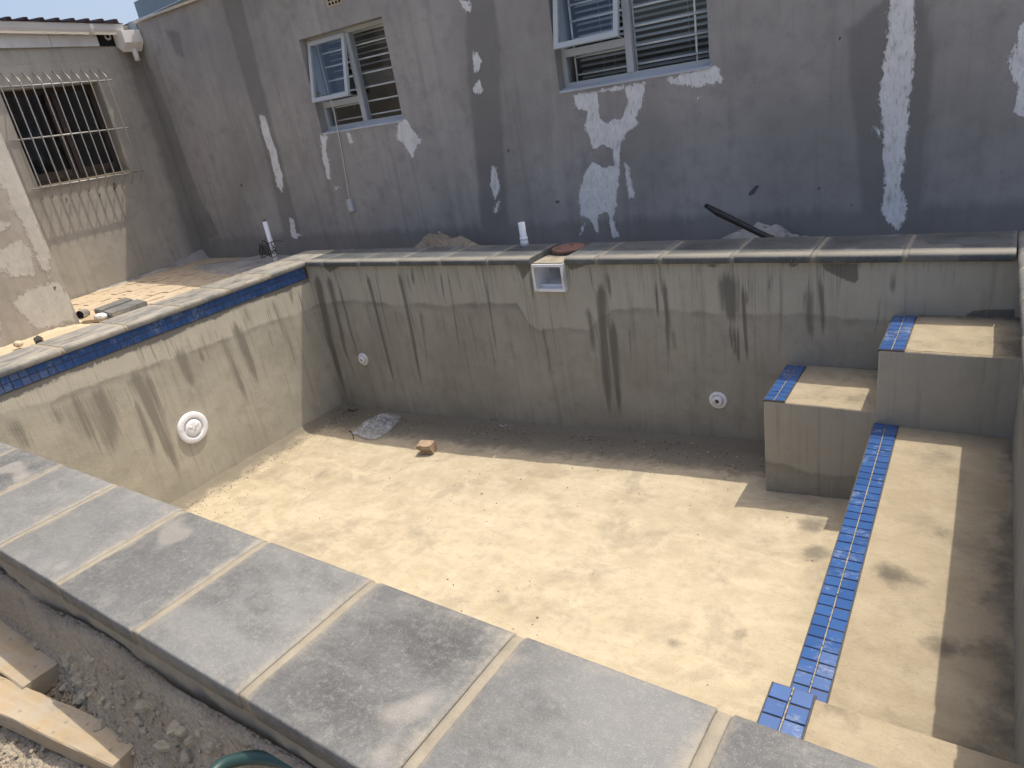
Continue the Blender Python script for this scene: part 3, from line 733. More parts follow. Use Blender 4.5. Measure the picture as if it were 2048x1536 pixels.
# rough mortar haunch under the outer edge of the near run
def haunch(U, V):
    y = near(U)-CW+.010-V*(.004+.020*fbm(U*5, V*2, 41))-(fbm(U*22, V*5, 42)-.5)*.016*np.clip(V*4, 0, 1)
    return U, y, -T-.002-V*.17
grid('mortar_haunch', cuts(-.38, 5.2, .02), np.linspace(0, 1, 9), haunch, 'joint_grout', bed, smooth=True)
prof = [(-CW, -T), (-CW, -.005), (-CW+.0015, -.0015), (-CW+.005, 0), (-CW*.75, .0005), (-CW*.5, 0), (-CW*.25, .0005), (-.026, 0)]
for k in range(1, 7):
    a = math.pi/2*k/6; prof.append((-.026+.026*math.sin(a), -.022+.022*math.cos(a)))
prof += [(0, -T+.006), (-.003, -T+.001), (-.008, -T)]
cache = {}
def stone_mesh(ln, name='coping_stone', sh=0., mat=None):
    key = (round(ln, 3), name, mat)
    if key in cache: return cache[key]
    bm = bmesh.new(); rings = []
    segs = [(-ln/2, .0035), (-ln/2+.004, 0), (0, 0), (ln/2-.004, 0), (ln/2, .0035)]
    cy, cz = -CW/2, -T/2
    for xx, ins in segs:
        ins += sh
        rings.append([bm.verts.new((xx, y-math.copysign(min(ins, abs(y-cy)), y-cy), z-math.copysign(min(ins, abs(z-cz)), z-cz))) for y, z in prof])
    n_ = len(prof)
    for A, B in zip(rings, rings[1:]):
        for k in range(n_): bm.faces.new((A[k], A[(k+1) % n_], B[(k+1) % n_], B[k]))
    bm.faces.new(rings[0][::-1]); bm.faces.new(rings[-1])
    bmesh.ops.recalc_face_normals(bm, faces=bm.faces)
    me = bpy.data.meshes.new(name); bm.to_mesh(me); bm.free()
    me.polygons.foreach_set('use_smooth', [len(p.vertices) == 4 for p in me.polygons])
    cache[key] = me; return me
def run(joints, place, mat='coping_stone', gaps=()):
    """joints: positions along the run; place(s)->Matrix with local x along the run and +y to the water"""
    for a, b in zip(joints, joints[1:]):
        if (a, b) in gaps: continue
        m4 = place((a+b)/2) @ Matrix.Translation((0, random.uniform(-.002, .002), random.uniform(-.0015, .0015))) @ Euler((random.uniform(-.003, .003), random.uniform(-.003, .003), random.uniform(-.003, .003))).to_matrix().to_4x4()
        link('coping_stone', stone_mesh(abs(b-a)-.025, mat=mat), mat, bed, m4)
    gm = 'grey_grout' if mat == 'coping_stone_back_shade' else 'joint_grout'
    for j in joints[1:-1]:
        m4 = place(j) @ Matrix.Translation((0, 0, -.0012)) @ Euler((0, 0, random.uniform(-.004, .004))).to_matrix().to_4x4()
        link('grout_joint', stone_mesh(.0285, 'grout_joint', .0022, gm), gm, bed, m4)
na = math.atan(-.0203)
run([1.9365+.4193*k for k in range(-6, 9)], lambda s_: Matrix.Translation((s_, near(s_), 0)) @ Euler((0, 0, na)).to_matrix().to_4x4())
backj = [2.7202+.4166*k for k in range(-6, 6)]
bl = [-.006]+[j for j in backj if .15 < j < 2.2]+[2.245]
run(bl, lambda s_: Matrix.Translation((s_, 0, 0)) @ Euler((0, 0, math.pi)).to_matrix().to_4x4(), 'coping_stone_back_shade')
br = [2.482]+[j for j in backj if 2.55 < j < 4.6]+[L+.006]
run(br, lambda s_: Matrix.Translation((s_, 0, 0)) @ Euler((0, 0, math.pi)).to_matrix().to_4x4(), 'coping_stone_back_shade')
lj = [CW, .035, -.36, -.747, -1.154, -1.553, -1.969, -2.39, -2.79]
run(lj, lambda s_: Matrix.Translation((0, s_, 0)) @ Euler((0, 0, -math.pi/2)).to_matrix().to_4x4(), 'coping_stone_dusty')
rj = [CW, .02, -.22, -.62, -1.03, -1.44, -1.85, -2.27, -2.69, -2.895]
run(rj, lambda s_: Matrix.Translation((rightx(s_), s_, 0)) @ Euler((0, 0, math.pi/2+.018)).to_matrix().to_4x4())

# ================================================================== POOL FITTINGS
sk = thing('pool_skimmer', (2.36, .03, -.21), 'white plastic skimmer box set into the far pool wall under a gap in the coping', 'skimmer')
def frame_xz(bm, x0, x1, z0, z1, b, y0, y1):
    addbox(bm, (x0, y0, z0), (x1, y1, z0+b)); addbox(bm, (x0, y0, z1-b), (x1, y1, z1))
    addbox(bm, (x0, y0, z0+b+.0002), (x0+b, y1, z1-b-.0002)); addbox(bm, (x1-b, y0, z0+b+.0002), (x1, y1, z1-b-.0002))
bm = bmesh.new(); frame_xz(bm, 2.245, 2.479, -.222, -.041, .017, -.004, YB+.006); frombm('mouth_frame', bm, 'dirty_plastic', sk)
bm = bmesh.new()
f = [(2.258, .034, -.209), (2.466, .034, -.209), (2.466, .034, -.052), (2.258, .034, -.052)]; b_ = [(2.29, .33, -.185), (2.434, .33, -.185), (2.434, .33, -.05), (2.29, .33, -.05)]
F = [bm.verts.new(p) for p in f]; B = [bm.verts.new(p) for p in b_]
for k in range(4): bm.faces.new((F[k], F[(k+1) % 4], B[(k+1) % 4], B[k]))
bm.faces.new(B); frombm('throat', bm, 'white_plastic', sk, normals=False)
box('weir_flap', (2.264, .05, -.206), (2.460, .056, -.188), 'white_plastic', sk, .001)
box('collar', (2.252, .01, -.040), (2.472, .20, -.033), 'mortar', sk, .002)
lid = thing('skimmer_lid', (2.372, .29, -.02), 'round terracotta coloured skimmer lid lying in the far coping', 'lid')
lathe('rim', [(.088, -.012), (.112, -.012), (.112, .002), (.106, .006), (.098, .006), (.094, .0)], 40, 'terracotta', lid, Matrix.Translation((2.372, .285, -.006)))
lathe('cover', [(0, -.001), (.03, -.001), (.032, .002), (.06, .002), (.062, -.001), (.091, -.001), (.092, -.006)], 40, 'terracotta', lid, Matrix.Translation((2.372, .285, -.001)))
box('finger_hole', (2.355, .325, -.0005), (2.385, .337, .0025), 'void', lid)

def jet(x, z, label):
    t = thing('return_jet', (x, YB, z-.05), label, 'jet', 'pool return jets')
    m4 = Matrix.Translation((x, YB-.003, z)) @ Euler((math.pi/2, 0, 0)).to_matrix().to_4x4()
    lathe('flange', [(.056, -.008), (.056, .004), (.050, .010), (.040, .012), (.036, .008), (.036, -.004)], 28, 'dirty_plastic', t, m4)
    lathe('nozzle', [(.034, -.006), (.034, .016), (.027, .028), (.016, .030), (.013, .024), (.013, -.002)], 24, 'dirty_plastic', t, m4)
    lathe('bore', [(0, 0), (.0132, 0), (.0132, .022)], 16, 'void', t, m4)
jet(*[(0.385,-0.859)][0], 'small white return jet in the far pool wall near the left corner')
jet(*[(3.43,-0.899)][0], 'small white return jet in the far pool wall beside the steps')
ly, lz = [(-1.356,-0.872)][0]
pl = thing('pool_light', (XL, ly, lz-.12), 'round white pool light on the sunny left pool wall', 'light')
m4 = Matrix.Translation((XL, ly, lz)) @ Euler((0, math.pi/2, 0)).to_matrix().to_4x4()
lathe('trim_ring', [(.118, -.008), (.118, .010), (.115, .016), (.106, .0195), (.084, .021), (.077, .0195), (.0735, .015), (.072, .002)], 56, 'white_plastic', pl, m4)
lathe('lens', [(0, .0275), (.03, .027), (.048, .0255), (.058, .022), (.0635, .015), (.0645, -.002)], 48, 'white_plastic', pl, m4)
lathe('backplate', [(0, .006), (.072, .006)], 40, 'dirty_plastic', pl, m4)
for dy, dz in ((.0, -.012), (.017, .012), (-.017, .012)):
    lathe('screw', [(0, .0300), (.0062, .0300), (.0072, .0285), (.0072, .02)], 14, 'tin', pl, Matrix.Translation((XL, ly+dy, lz+dz)) @ Euler((0, math.pi/2, 0)).to_matrix().to_4x4())
for s_ in (1, -1):
    obox('rib', (XL+.0275, ly+s_*.012, lz+.008), (XL+.0262, ly+s_*.042, lz+.028), (0, -.2*.012*s_, .003), (.003, 0, 0), 'white_plastic', pl)

# ================================================================== HOUSE
house = thing('house', (1.5, YH, GZ), 'long grey house wall with flaking white filler repairs behind the pool', 'house')
FILL = [[(-1.458,1.201),(-1.371,1.181),(-1.348,0.854),(-1.361,0.559),(-1.431,0.438),(-1.492,0.518),(-1.462,0.816),(-1.491,1.014)], [(-1.432,0.195),(-1.37,0.15),(-1.394,0.019),(-1.325,-0.01),(-1.442,-0.055),(-1.494,-0.005)],  # filler, damp and chip outlines are image pixels projected onto the house wall
 [(-0.654,0.934),(-0.559,0.906),(-0.627,0.786),(-0.632,0.624),(-0.666,0.499),(-0.706,0.526),(-0.71,0.701)], [(-0.304,0.915),(-0.262,0.919),(-0.241,0.811),(-0.294,0.812)],
 [(0.364,0.942),(0.443,0.949),(0.522,0.822),(0.577,0.754),(0.482,0.681),(0.433,0.592),(0.393,0.681),(0.344,0.757),(0.292,0.783)], [(1.267,1.328),(1.315,1.327),(1.335,1.267),(1.295,1.195),(1.245,1.191)],
 [(1.249,1.118),(1.291,1.13),(1.307,1.048),(1.257,1.022),(1.201,1.062)], [(1.219,1.702),(1.319,1.683),(1.318,1.616),(1.263,1.606)], [(1.266,0.488),(1.316,0.464),(1.31,0.284),(1.241,0.198),(1.222,0.331)], [(1.238,0.186),(1.288,0.204),(1.251,0.098),(1.206,0.109)],
 [(2.092,0.914),(2.664,0.924),(2.642,0.808),(2.568,0.703),(2.591,0.663),(2.48,0.601),(2.426,0.531),(2.41,0.392),(2.374,0.215),(2.341,0.069),(2.307,-0.005),(2.351,-0.137),(2.248,-0.15),(2.165,-0.124),(2.111,0.003),(2.027,0.038),(2.037,0.199),(2.117,0.373),(2.202,0.439),(2.201,0.553),(2.151,0.682),(2.191,0.792),(2.088,0.829)],
 [(2.44,0.407),(2.481,0.386),(2.497,0.152),(2.456,0.144)], [(2.822,0.92),(3.11,0.956),(3.168,0.932),(3.193,0.845),(3.121,0.843),(3.037,0.831),(2.936,0.854),(2.85,0.878)],
 [(4.131,1.183),(4.247,1.159),(4.268,0.934),(4.262,0.73),(4.255,0.517),(4.249,0.324),(4.244,0.21),(4.227,0.109),(4.265,0.032),(4.271,-0.088),(4.226,-0.154),(4.169,-0.099),(4.129,-0.051),(4.125,0.04),(4.146,0.129),(4.127,0.277),(4.13,0.42),(4.094,0.619),(4.11,0.752),(4.122,0.908)],
 [(4.797,0.935),(4.738,0.899),(4.72,0.76),(4.689,0.741),(4.716,0.675),(4.751,0.609),(4.762,0.533),(4.744,0.469),(4.85,0.406)], [(2.994,0.753),(3.017,0.79),(3.04,0.778),(3.014,0.741)],
 [(1.988,1.583),(2.036,1.574),(2.026,1.437),(2.001,1.487)], [(2.024,-0.052),(2.064,-0.019),(2.036,-0.096),(2.007,-0.111)], [(4.067,0.484),(4.108,0.445),(4.102,0.401)], [(-3.359,0.751),(-3.353,0.693),(-3.384,0.59),(-3.408,0.621)], [(-0.645,0.46),(-0.562,0.435),(-0.631,0.401)]]
CUTF = [[(2.29,0.901),(2.496,0.893),(2.518,0.808),(2.452,0.699),(2.399,0.712),(2.34,0.688),(2.289,0.732)], [(2.208,0.517),(2.286,0.545),(2.367,0.509),(2.362,0.396),(2.27,0.382),(2.194,0.439)], [(2.189,0.038),(2.273,0.057),(2.282,-0.151),(2.166,-0.148)]]
DAMP = [[(-1.563,2.288),(-1.236,2.223),(-1.278,1.544),(-1.287,0.848),(-1.32,-0.037),(-1.596,-0.067),(-1.545,0.724),(-1.542,1.491)], [(1.272,1.725),(1.539,1.672),(1.528,1.306),(1.467,0.961),(1.408,0.476),(1.343,-0.112),(1.028,-0.103),(1.126,0.62),(1.164,1.185)],
 [(3.912,1.022),(4.107,1.163),(4.282,1.128),(4.367,0.867),(4.368,0.45),(4.364,-0.198),(4.017,-0.189),(3.987,0.348),(3.927,0.697)], [(-3.126,2.017),(-3.004,1.848),(-2.887,0.501),(-2.75,0.033),(-3.465,-0.131),(-3.27,0.925)],
 [(-2.563,2.164),(-2.312,2.12),(-2.366,1.848),(-2.51,1.918)]]
CHIP = [[(3.326,0.126),(3.38,0.182),(3.403,0.177),(3.369,0.124),(3.339,0.112)], [(1.811,0.166),(1.875,0.166),(1.839,0.141)], [(3.87,0.998),(3.891,0.989),(3.876,0.965)], [(1.441,0.59),(1.468,0.603),(1.448,0.551)], [(3.757,0.131),(3.778,0.148),(3.778,0.12)], [(3.955,0.019),(3.972,0.034),(3.97,0.006)], [(-2.097,0.56),(-2.035,0.577),(-2.078,0.527)]]
W1 = (-.620, .415, .936, 1.740); W2 = (1.985, 3.115, .952, 1.760)
inside = lambda a, b, w_: (a > w_[0]) & (a < w_[1]) & (b > w_[2]) & (b < w_[3])
def fillf(U, V):
    f = polyfield(U, V, FILL, .05)
    return f*(1-polyfield(U, V, CUTF, .03))
def dampf(U, V):
    d = polyfield(U, V, DAMP, .10)*.85
    foot = np.clip((.10-V)/.16, 0, 1)*.75
    return np.maximum(np.maximum(d, foot), np.clip((WX+.30-U)/.3, 0, 1)*.8)
grid('wall', cuts(WX-.04, 6.6, .0105, (W1[0], W1[1], W2[0], W2[1])), cuts(-.35, 2.32, .0105, (W1[2], W1[3], W2[2], W2[3])),
     lambda U, V: (U, YH+(fbm(U*1.7, V*1.7, 51)-.5)*.012*np.clip(np.minimum(np.abs(U-W1[0]), 9), 0, 1), V), 'house_paint', house,
     {'filler': fillf, 'damp': dampf, 'chip': lambda U, V: polyfield(U, V, CHIP, .016)}, hole=lambda a, b: inside(a, b, W1) | inside(a, b, W2), smooth=True)
box('side_wall', (6.6, YH+.01, -.35), (6.72, 6, 2.30), 'house_paint', house); box('rear_wall', (WX-.2, 5.9, -.35), (6.6, 6, 2.30), 'house_paint', house)
# roof with a slightly skewed eave
bm = bmesh.new()
ev = lambda x: 1.137-.044*x
pts = [(7.0, ev(7.0)), (7.0, 6.2), (WX-.2, 6.2), (WX-.2, YH+.02), (-.25, YH+.02), (-.25, ev(-.25))]
lo = [bm.verts.new((a, b, 2.318)) for a, b in pts]; hi = [bm.verts.new((a, b, 2.345)) for a, b in pts]
bm.faces.new(hi); bm.faces.new(lo[::-1])
for k in range(6): bm.faces.new((lo[k], lo[(k+1) % 6], hi[(k+1) % 6], hi[k]))
frombm('roof', bm, 'roof_sheet', house)
# galvanised flashing over the corner
bm = bmesh.new()
pa = [(-2.93, 1.085), (-1.3, .945), (-.27, .86)]
for (a, b), (c, d) in zip(pa, pa[1:]):
    q = [bm.verts.new(p) for p in ((a, b, 2.335), (c, d, 2.335), (c, d, 2.49), (a, b, 2.49), (a, b+.5, 2.50), (c, d+.5, 2.50))]
    bm.faces.new((q[0], q[1], q[2], q[3])); bm.faces.new((q[3], q[2], q[5], q[4]))
    r_ = [bm.verts.new(p) for p in ((a, b, 2.333), (c, d, 2.333), (c, 1.10, 2.320), (a, 1.10, 2.320))]; bm.faces.new(r_)
bmesh.ops.solidify(bm, geom=list(bm.faces), thickness=.002)
frombm('flashing', bm, 'galvanised', house)
tube('conduit', [(-3.02, 1.075, 2.322), (-2.0, 1.07, 2.318), (-.5, 1.08, 2.312), (2, 1.08, 2.30), (6, 1.08, 2.29)], .016, 'gutter_white', house, 8)
# air brick
vx = [(-0.162,1.922),(0.013,1.923)]; 
ab = box('air_brick', (vx[0][0], YH-.006, 1.915), (vx[1][0], YH+.02, 1.99), 'sand_mortar', house)
for r_ in range(2):
    for c_ in range(4):
        xx = vx[0][0]+.02+c_*.04; zz = 1.925+r_*.03
        box('vent_slot', (xx, YH-.0075, zz), (xx+.024, YH+.0, zz+.02), 'void', ab)

def window(w_, mull, trans, sash_out, bars_z, vbars, slats, bundle, label):
    x0, x1, z0, z1 = w_; yf = YH+.085
    # reveal
    bm = bmesh.new(); yb = YH+.24
    c = [(x0, z0), (x1, z0), (x1, z1), (x0, z1)]
    A = [bm.verts.new((a, YH+.003, b)) for a, b in c]; B = [bm.verts.new((a, yb, b)) for a, b in c]
    for k in range(4): bm.faces.new((A[k], A[(k+1) % 4], B[(k+1) % 4], B[k]))
    frombm('reveal', bm, 'house_paint', house, normals=False)
    # room behind
    bm = bmesh.new(); rx0, rx1, rz0, rz1, ry = x0-.5, x1+.5, .0, 2.3, YH+2.6
    O = [bm.verts.new((a, yb+.002, b)) for a, b in ((rx0, rz0), (rx1, rz0), (rx1, rz1), (rx0, rz1))]; I = [bm.verts.new((a, yb+.002, b)) for a, b in c]
    K = [bm.verts.new((a, ry, b)) for a, b in ((rx0, rz0), (rx1, rz0), (rx1, rz1), (rx0, rz1))]
    for k in range(4):
        bm.faces.new((O[k], O[(k+1) % 4], I[(k+1) % 4], I[k])); bm.faces.new((O[k], O[(k+1) % 4], K[(k+1) % 4], K[k]))
    bm.faces.new(K); frombm('room', bm, 'room_wall', house, normals=False)
    # frame
    bm = bmesh.new(); frame_xz(bm, x0+.002, x1-.002, z0+.012, z1-.002, .034, yf, yf+.05)
    win = frombm('window', bm, 'aluminium', house); win['label'] = label
    obox('mullion', (mull, yf+.02, z0+.046), (mull, yf+.02, z1-.036), (.026, 0, 0), (0, .028, 0), 'aluminium', win, .003)
    obox('transom', (x0+.036, yf+.02, trans), (mull-.026, yf+.02, trans), (0, 0, .026), (0, .026, 0), 'aluminium', win, .003)
    def pane(a, b, zz0, zz1, y):
        bm = bmesh.new(); addbox(bm, (a, y, zz0), (b, y+.004, zz1)); frombm('pane', bm, 'window_glass', win)
    pane(x0+.034, mull-.024, z0+.044, trans-.024, yf+.016); pane(mull+.024, x1-.034, z0+.044, z1-.034, yf+.016)
    # top-hung sash, standing open at the bottom
    zt, zb = z1-.03, trans+.035; yt, ybm = yf-.006, yf-.006-sash_out
    d = Vector((0, ybm-yt, zb-zt)); nrm = Vector((0, d.z, -d.y)).normalized()
    P = lambda x, t, o=0: Vector((x, yt, zt))+d*t+nrm*o
    bm = bmesh.new(); xa, xb = x0+.022, mull-.012; fw = .036; tl = fw/d.length
    def member(xa_, xb_, t0, t1):
        vs = [bm.verts.new(P(x_, t_, o)) for o in (-.014, .014) for x_, t_ in ((xa_, t0), (xb_, t0), (xb_, t1), (xa_, t1))]
        for f_ in ((0,1,2,3),(7,6,5,4),(0,4,5,1),(1,5,6,2),(2,6,7,3),(3,7,4,0)): bm.faces.new([vs[i] for i in f_])
    member(xa, xb, 0, tl); member(xa, xb, 1-tl, 1); member(xa, xa+fw, tl+.0004, 1-tl-.0004); member(xb-fw, xb, tl+.0004, 1-tl-.0004)
    frombm('sash', bm, 'sash_aluminium', win)
    bm = bmesh.new(); vs = [bm.verts.new(P(x_, t_, o)) for o in (-.002, .002) for x_, t_ in ((xa+fw-.004, tl), (xb-fw+.004, tl), (xb-fw+.004, 1-tl), (xa+fw-.004, 1-tl))]
    for f_ in ((0,1,2,3),(7,6,5,4),(0,4,5,1),(1,5,6,2),(2,6,7,3),(3,7,4,0)): bm.faces.new([vs[i] for i in f_])
    frombm('pane', bm, 'window_glass', win)
    obox('stay', (mull-.05, yf+.01, trans+.03), (mull-.05, ybm+.01, zb+.012), (.006, 0, 0), (0, 0, .003), 'aluminium', win)
    # sloping painted sill
    bm = bmesh.new()
    vs = [bm.verts.new(p) for p in ((x0+.001, YH-.006, z0-.014), (x1-.001, YH-.006, z0-.014), (x1-.001, yf+.02, z0+.011), (x0+.001, yf+.02, z0+.011), (x0+.001, YH-.006, z0+.001), (x1-.001, YH-.006, z0+.001), (x1-.001, yf+.02, z0+.022), (x0+.001, yf+.02, z0+.022))]
    for f_ in ((0,1,2,3),(7,6,5,4),(0,4,5,1),(1,5,6,2),(2,6,7,3),(3,7,4,0)): bm.faces.new([vs[i] for i in f_])
    frombm('sill', bm, 'sill_paint', win)
    # inside burglar bars
    bars = obox('burglar_bars', (vbars[0], YH+.19, z0+.02), (vbars[0], YH+.19, z1-.01), (.0065, 0, 0), (0, .003, 0), 'bar_white', house)
    for vx_ in vbars[1:]: obox('bar', (vx_, YH+.19, z0+.02), (vx_, YH+.19, z1-.01), (.0065, 0, 0), (0, .003, 0), 'bar_white', bars)
    for zz in bars_z: tube('bar', [(x0+.06, YH+.178, zz), (x1-.01, YH+.178, zz)], .0075, 'bar_white', bars, 6)
    # venetian blind
    rail = box('blind', (x0+.05, YH+.27, z1-.03), (x1-.02, YH+.31, z1+.01), 'slat', house)
    me = None
    for q, (zz, tilt) in enumerate(slats):
        if me is None:
            bm = bmesh.new(); wdt = .05; ln = (x1-x0)-.07; vs = []
            for k in range(5):
                s_ = k/4-.5; vs.append([bm.verts.new((sg*ln/2, s_*wdt, .004*(1-4*s_*s_))) for sg in (-1, 1)])
            for A_, B_ in zip(vs, vs[1:]): bm.faces.new((A_[0], A_[1], B_[1], B_[0]))
            bmesh.ops.solidify(bm, geom=list(bm.faces), thickness=.0008)
            me = bpy.data.meshes.new('slat'); bm.to_mesh(me); bm.free()
        link('slat', me, 'slat', rail, Matrix.Translation(((x0+x1)/2+.015, YH+.29, zz)) @ Euler((tilt, 0, random.uniform(-.004, .004))).to_matrix().to_4x4())
    for fx in (.22, .30, .80):
        xx = x0+(x1-x0)*fx
        tube('cord', [(xx, YH+.262, slats[-1][0] if not bundle else z0+.15), (xx, YH+.262, z1)], .0015, 'bar_white', rail, 4)
    return win
b1 = sorted({round(q, 3) for q in ((-0.156,1.28,1.603)[2], (-0.161,1.28,1.488)[2], (-0.166,1.28,1.37)[2], (-0.157,1.28,1.255)[2], (-0.165,1.28,1.138)[2], (-0.167,1.28,1.022)[2])})
b2 = [(2.527,1.28,1.4)[2], (2.529,1.28,1.283)[2], (2.523,1.28,1.16)[2], (2.525,1.28,1.041)[2]]; b2 += [b2[0]+.105*k for k in (1, 2, 3)]
sl1 = [(1.735-.048*k, .35) for k in range(7)]+[(1.395-.0095*k, .05) for k in range(16)]
sl2 = [(1.74-.040*k, .42) for k in range(20)]
win1 = window(W1, (-0.106,1.19,1.365)[0], 1.172, .115, b1, ((-0.137,1.29,1.363)[0], (-0.615,1.29,1.302)[0]), sl1, True, 'left window of the house with blind half raised and top sash open')
win2 = window(W2, (2.522,1.19,1.171)[0], 1.196, .115, b2, ((2.524,1.29,1.23)[0], (2.961,1.29,1.154)[0], (2.04,1.29,1.247)[0]), sl2, False, 'right window of the house with lowered slatted blind and top sash open')
# curtain in the left room
bm = bmesh.new(); pr = None
for k in range(60):
    a = .16+k*.009; v = [bm.verts.new((a, YH+.42+.02*math.sin(k*.9), zz)) for zz in (.4, 1.8)]
    if pr: bm.faces.new((pr[0], v[0], v[1], pr[1]))
    pr = v
bmesh.ops.solidify(bm, geom=list(bm.faces), thickness=.004)
tag(frombm('curtain', bm, 'curtain', None, smooth=True), 'brown curtain hanging inside the left house window', 'curtain')
# cable and junction box on the wall
jb = [(-0.501,0.312),(-0.423,0.317),(-0.521,0.197),(-0.449,0.203)]
jx = jb[0][0]+.01
t = thing('junction_box', (jx+.035, YH, .2), 'small grey junction box low on the house wall with thin cable to window', 'junction box')
box('cover', (jx, YH-.03, .2), (jx+.062, YH-.001, .315), 'sash_aluminium', t, .003)
tube('cable', smoothpath([(-.335, 1.10, 1.24), (-.36, 1.068, 1.21), (-.375, 1.083, 1.10), (-.395, 1.088, .95), (-.405, 1.09, .80), (-.44, 1.092, .5), (jx+.035, 1.085, .315)]), .0045, 'wire_pale', t, 6)

# ================================================================== WING (left building)
wing = thing('house_wing', (WX, -.2, GZ), 'sunlit grey wing of the house with a barred window and white gutter', 'building')
WN = (-.393, .556, .885, 1.795)
def wdamp(U, V): return np.maximum(np.clip((U-.75)/.35, 0, 1)*.9, np.clip((-.12-V)/.1, 0, 1)*.5)
grid('wall', cuts(-4.6, YH+.04, .02, WN[:2]), cuts(-.35, 2.32, .02, WN[2:]), lambda U, V: (np.full(U.shape, WX)+(fbm(U*1.5, V*1.5, 61)-.5)*.012, U, V), 'wing_paint', wing,
     {'filler': lambda U, V: polyfield(U, V, [[(1.15,1.795),(1.148,1.744),(1.125,1.73)]], .02), 'damp': wdamp, 'chip': lambda U, V: polyfield(U, V, [[(-0.186,0.767),(-0.169,0.734),(-0.21,0.681)], [(0.343,0.831),(0.372,0.762),(0.316,0.72)], [(0.152,0.752),(0.167,0.707),(0.136,0.682)]], .02)}, hole=lambda a, b: inside(a, b, WN), smooth=True)
box('rear_wall', (WX-3.2, -4.6, -.35), (WX-3.0, 6, 2.25), 'wing_paint', wing)
y0, y1, z0, z1 = WN; xb = WX-.30; c = [(y0, z0), (y1, z0), (y1, z1), (y0, z1)]
bm = bmesh.new(); A = [bm.verts.new((WX+.004, a, b)) for a, b in c]; B = [bm.verts.new((xb, a, b)) for a, b in c]
for k in range(4): bm.faces.new((A[k], A[(k+1) % 4], B[(k+1) % 4], B[k]))
frombm('reveal', bm, 'wing_paint', wing, normals=False)
bm = bmesh.new(); O = [bm.verts.new((xb-.002, a, b)) for a, b in ((-1.2, .0), (1.05, .0), (1.05, 2.2), (-1.2, 2.2))]; I = [bm.verts.new((xb-.002, a, b)) for a, b in c]; K = [bm.verts.new((xb-2.4, a, b)) for a, b in ((-1.2, .0), (1.05, .0), (1.05, 2.2), (-1.2, 2.2))]
for k in range(4): bm.faces.new((O[k], O[(k+1) % 4], I[(k+1) % 4], I[k])); bm.faces.new((O[k], O[(k+1) % 4], K[(k+1) % 4], K[k]))
bm.faces.new(K); frombm('room', bm, 'room_wall', wing, normals=False)
xf = WX-.14; bm = bmesh.new(); fw = .055
addbox(bm, (xf-.06, y0+.002, z0+.002), (xf, y1-.002, z0+fw)); addbox(bm, (xf-.06, y0+.002, z1-fw), (xf, y1-.002, z1-.002))
addbox(bm, (xf-.06, y0+.002, z0+fw+.0004), (xf, y0+fw, z1-fw-.0004)); addbox(bm, (xf-.06, y1-fw, z0+fw+.0004), (xf, y1-.002, z1-fw-.0004))
ww = frombm('window', bm, 'dark_timber', wing); ww['label'] = 'dark timber casement window behind bars'
ym = (y0+y1)/2+.02
for s_ in (-1, 1): box('stile', (xf-.055, ym+s_*.032-.026, z0+fw+.001), (xf+.012, ym+s_*.032+.026, z1-fw-.001), 'dark_timber', ww, .003)
for a, b in ((y0+fw, ym-.06), (ym+.06, y1-fw)):
    box('bottom_rail', (xf-.05, a+.001, z0+fw+.001), (xf+.01, b-.001, z0+fw+.07), 'dark_timber', ww, .003)
    box('pane', (xf-.03, a, z0+fw+.06), (xf-.026, b, z1-fw), 'window_glass', ww)
box('sill', (WX-.13, y0+.003, z0-.002), (WX+.015, y1-.003, z0+.016), 'sand_mortar', ww, .004)
box('lintel', (WX-.001, y0-.12, z1+.015), (WX+.009, y1+.12, z1+.20), 'wing_paint', wing, .003)
# burglar guard: bars bent back to the wall at top and bottom
XG = WX+.10
guard = tube('burglar_guard', [(XG, -.50, 1.345), (XG, .66, 1.318)], .0075, 'steel_bar', wing, 8)
for zz, ya, yb_ in ((1.80, -.50, .66), (.875, -.50, .655)): tube('rail', [(XG, ya, zz+.012), (XG, yb_, zz-.008)], .0075, 'steel_bar', guard, 8)
bar = None
for k in range(12):
    yy = -.414+(.612+.414)*k/11; dz = -.0235*(yy+.414)
    o = tube('bar', smoothpath([(WX-.005, yy, 1.955+dz), (XG-.045, yy, 1.90+dz), (XG-.006, yy, 1.862+dz), (XG+.006, yy, 1.80+dz), (XG+.006, yy, 1.35+dz), (XG+.006, yy, .90+dz), (XG+.002, yy, .862+dz), (XG-.02, yy, .825+dz), (WX+.02, yy, .775+dz)], 3), .0062, 'steel_bar', guard, 7)
# eaves
bm = bmesh.new()
def ex(profile, ya, yb_, sl, name, mat, parent, closed=True, thick=0):
    bm = bmesh.new(); A = [bm.verts.new((x_, ya, z_-sl*ya)) for x_, z_ in profile]; B = [bm.verts.new((x_, yb_, z_-sl*yb_)) for x_, z_ in profile]
    n_ = len(profile)
    for k in range(n_ if closed else n_-1): bm.faces.new((A[k], A[(k+1) % n_], B[(k+1) % n_], B[k]))
    if closed: bm.faces.new(A[::-1]); bm.faces.new(B)
    if thick: bmesh.ops.solidify(bm, geom=list(bm.faces), thickness=thick)
    return frombm(name, bm, mat, parent)
fz = .028
ex([(WX+.005, 2.145), (WX+.03, 2.145), (WX+.03, 2.31), (WX+.005, 2.31)], -4.4, .22, fz, 'fascia', 'fascia_board', wing)
ex([(WX+.004, 2.148), (WX+.026, 2.148), (WX+.026, 2.31), (WX+.004, 2.31)], .226, .70, fz, 'fascia', 'fascia_board', wing)
ex([(WX+.002, 2.148), (WX+.010, 2.148), (WX+.010, 2.31), (WX+.002, 2.31)], .702, 1.08, fz, 'eave_gap_shade', 'void', wing)  # near-black strip painting the shaded gap under the eave
gx = WX+.035
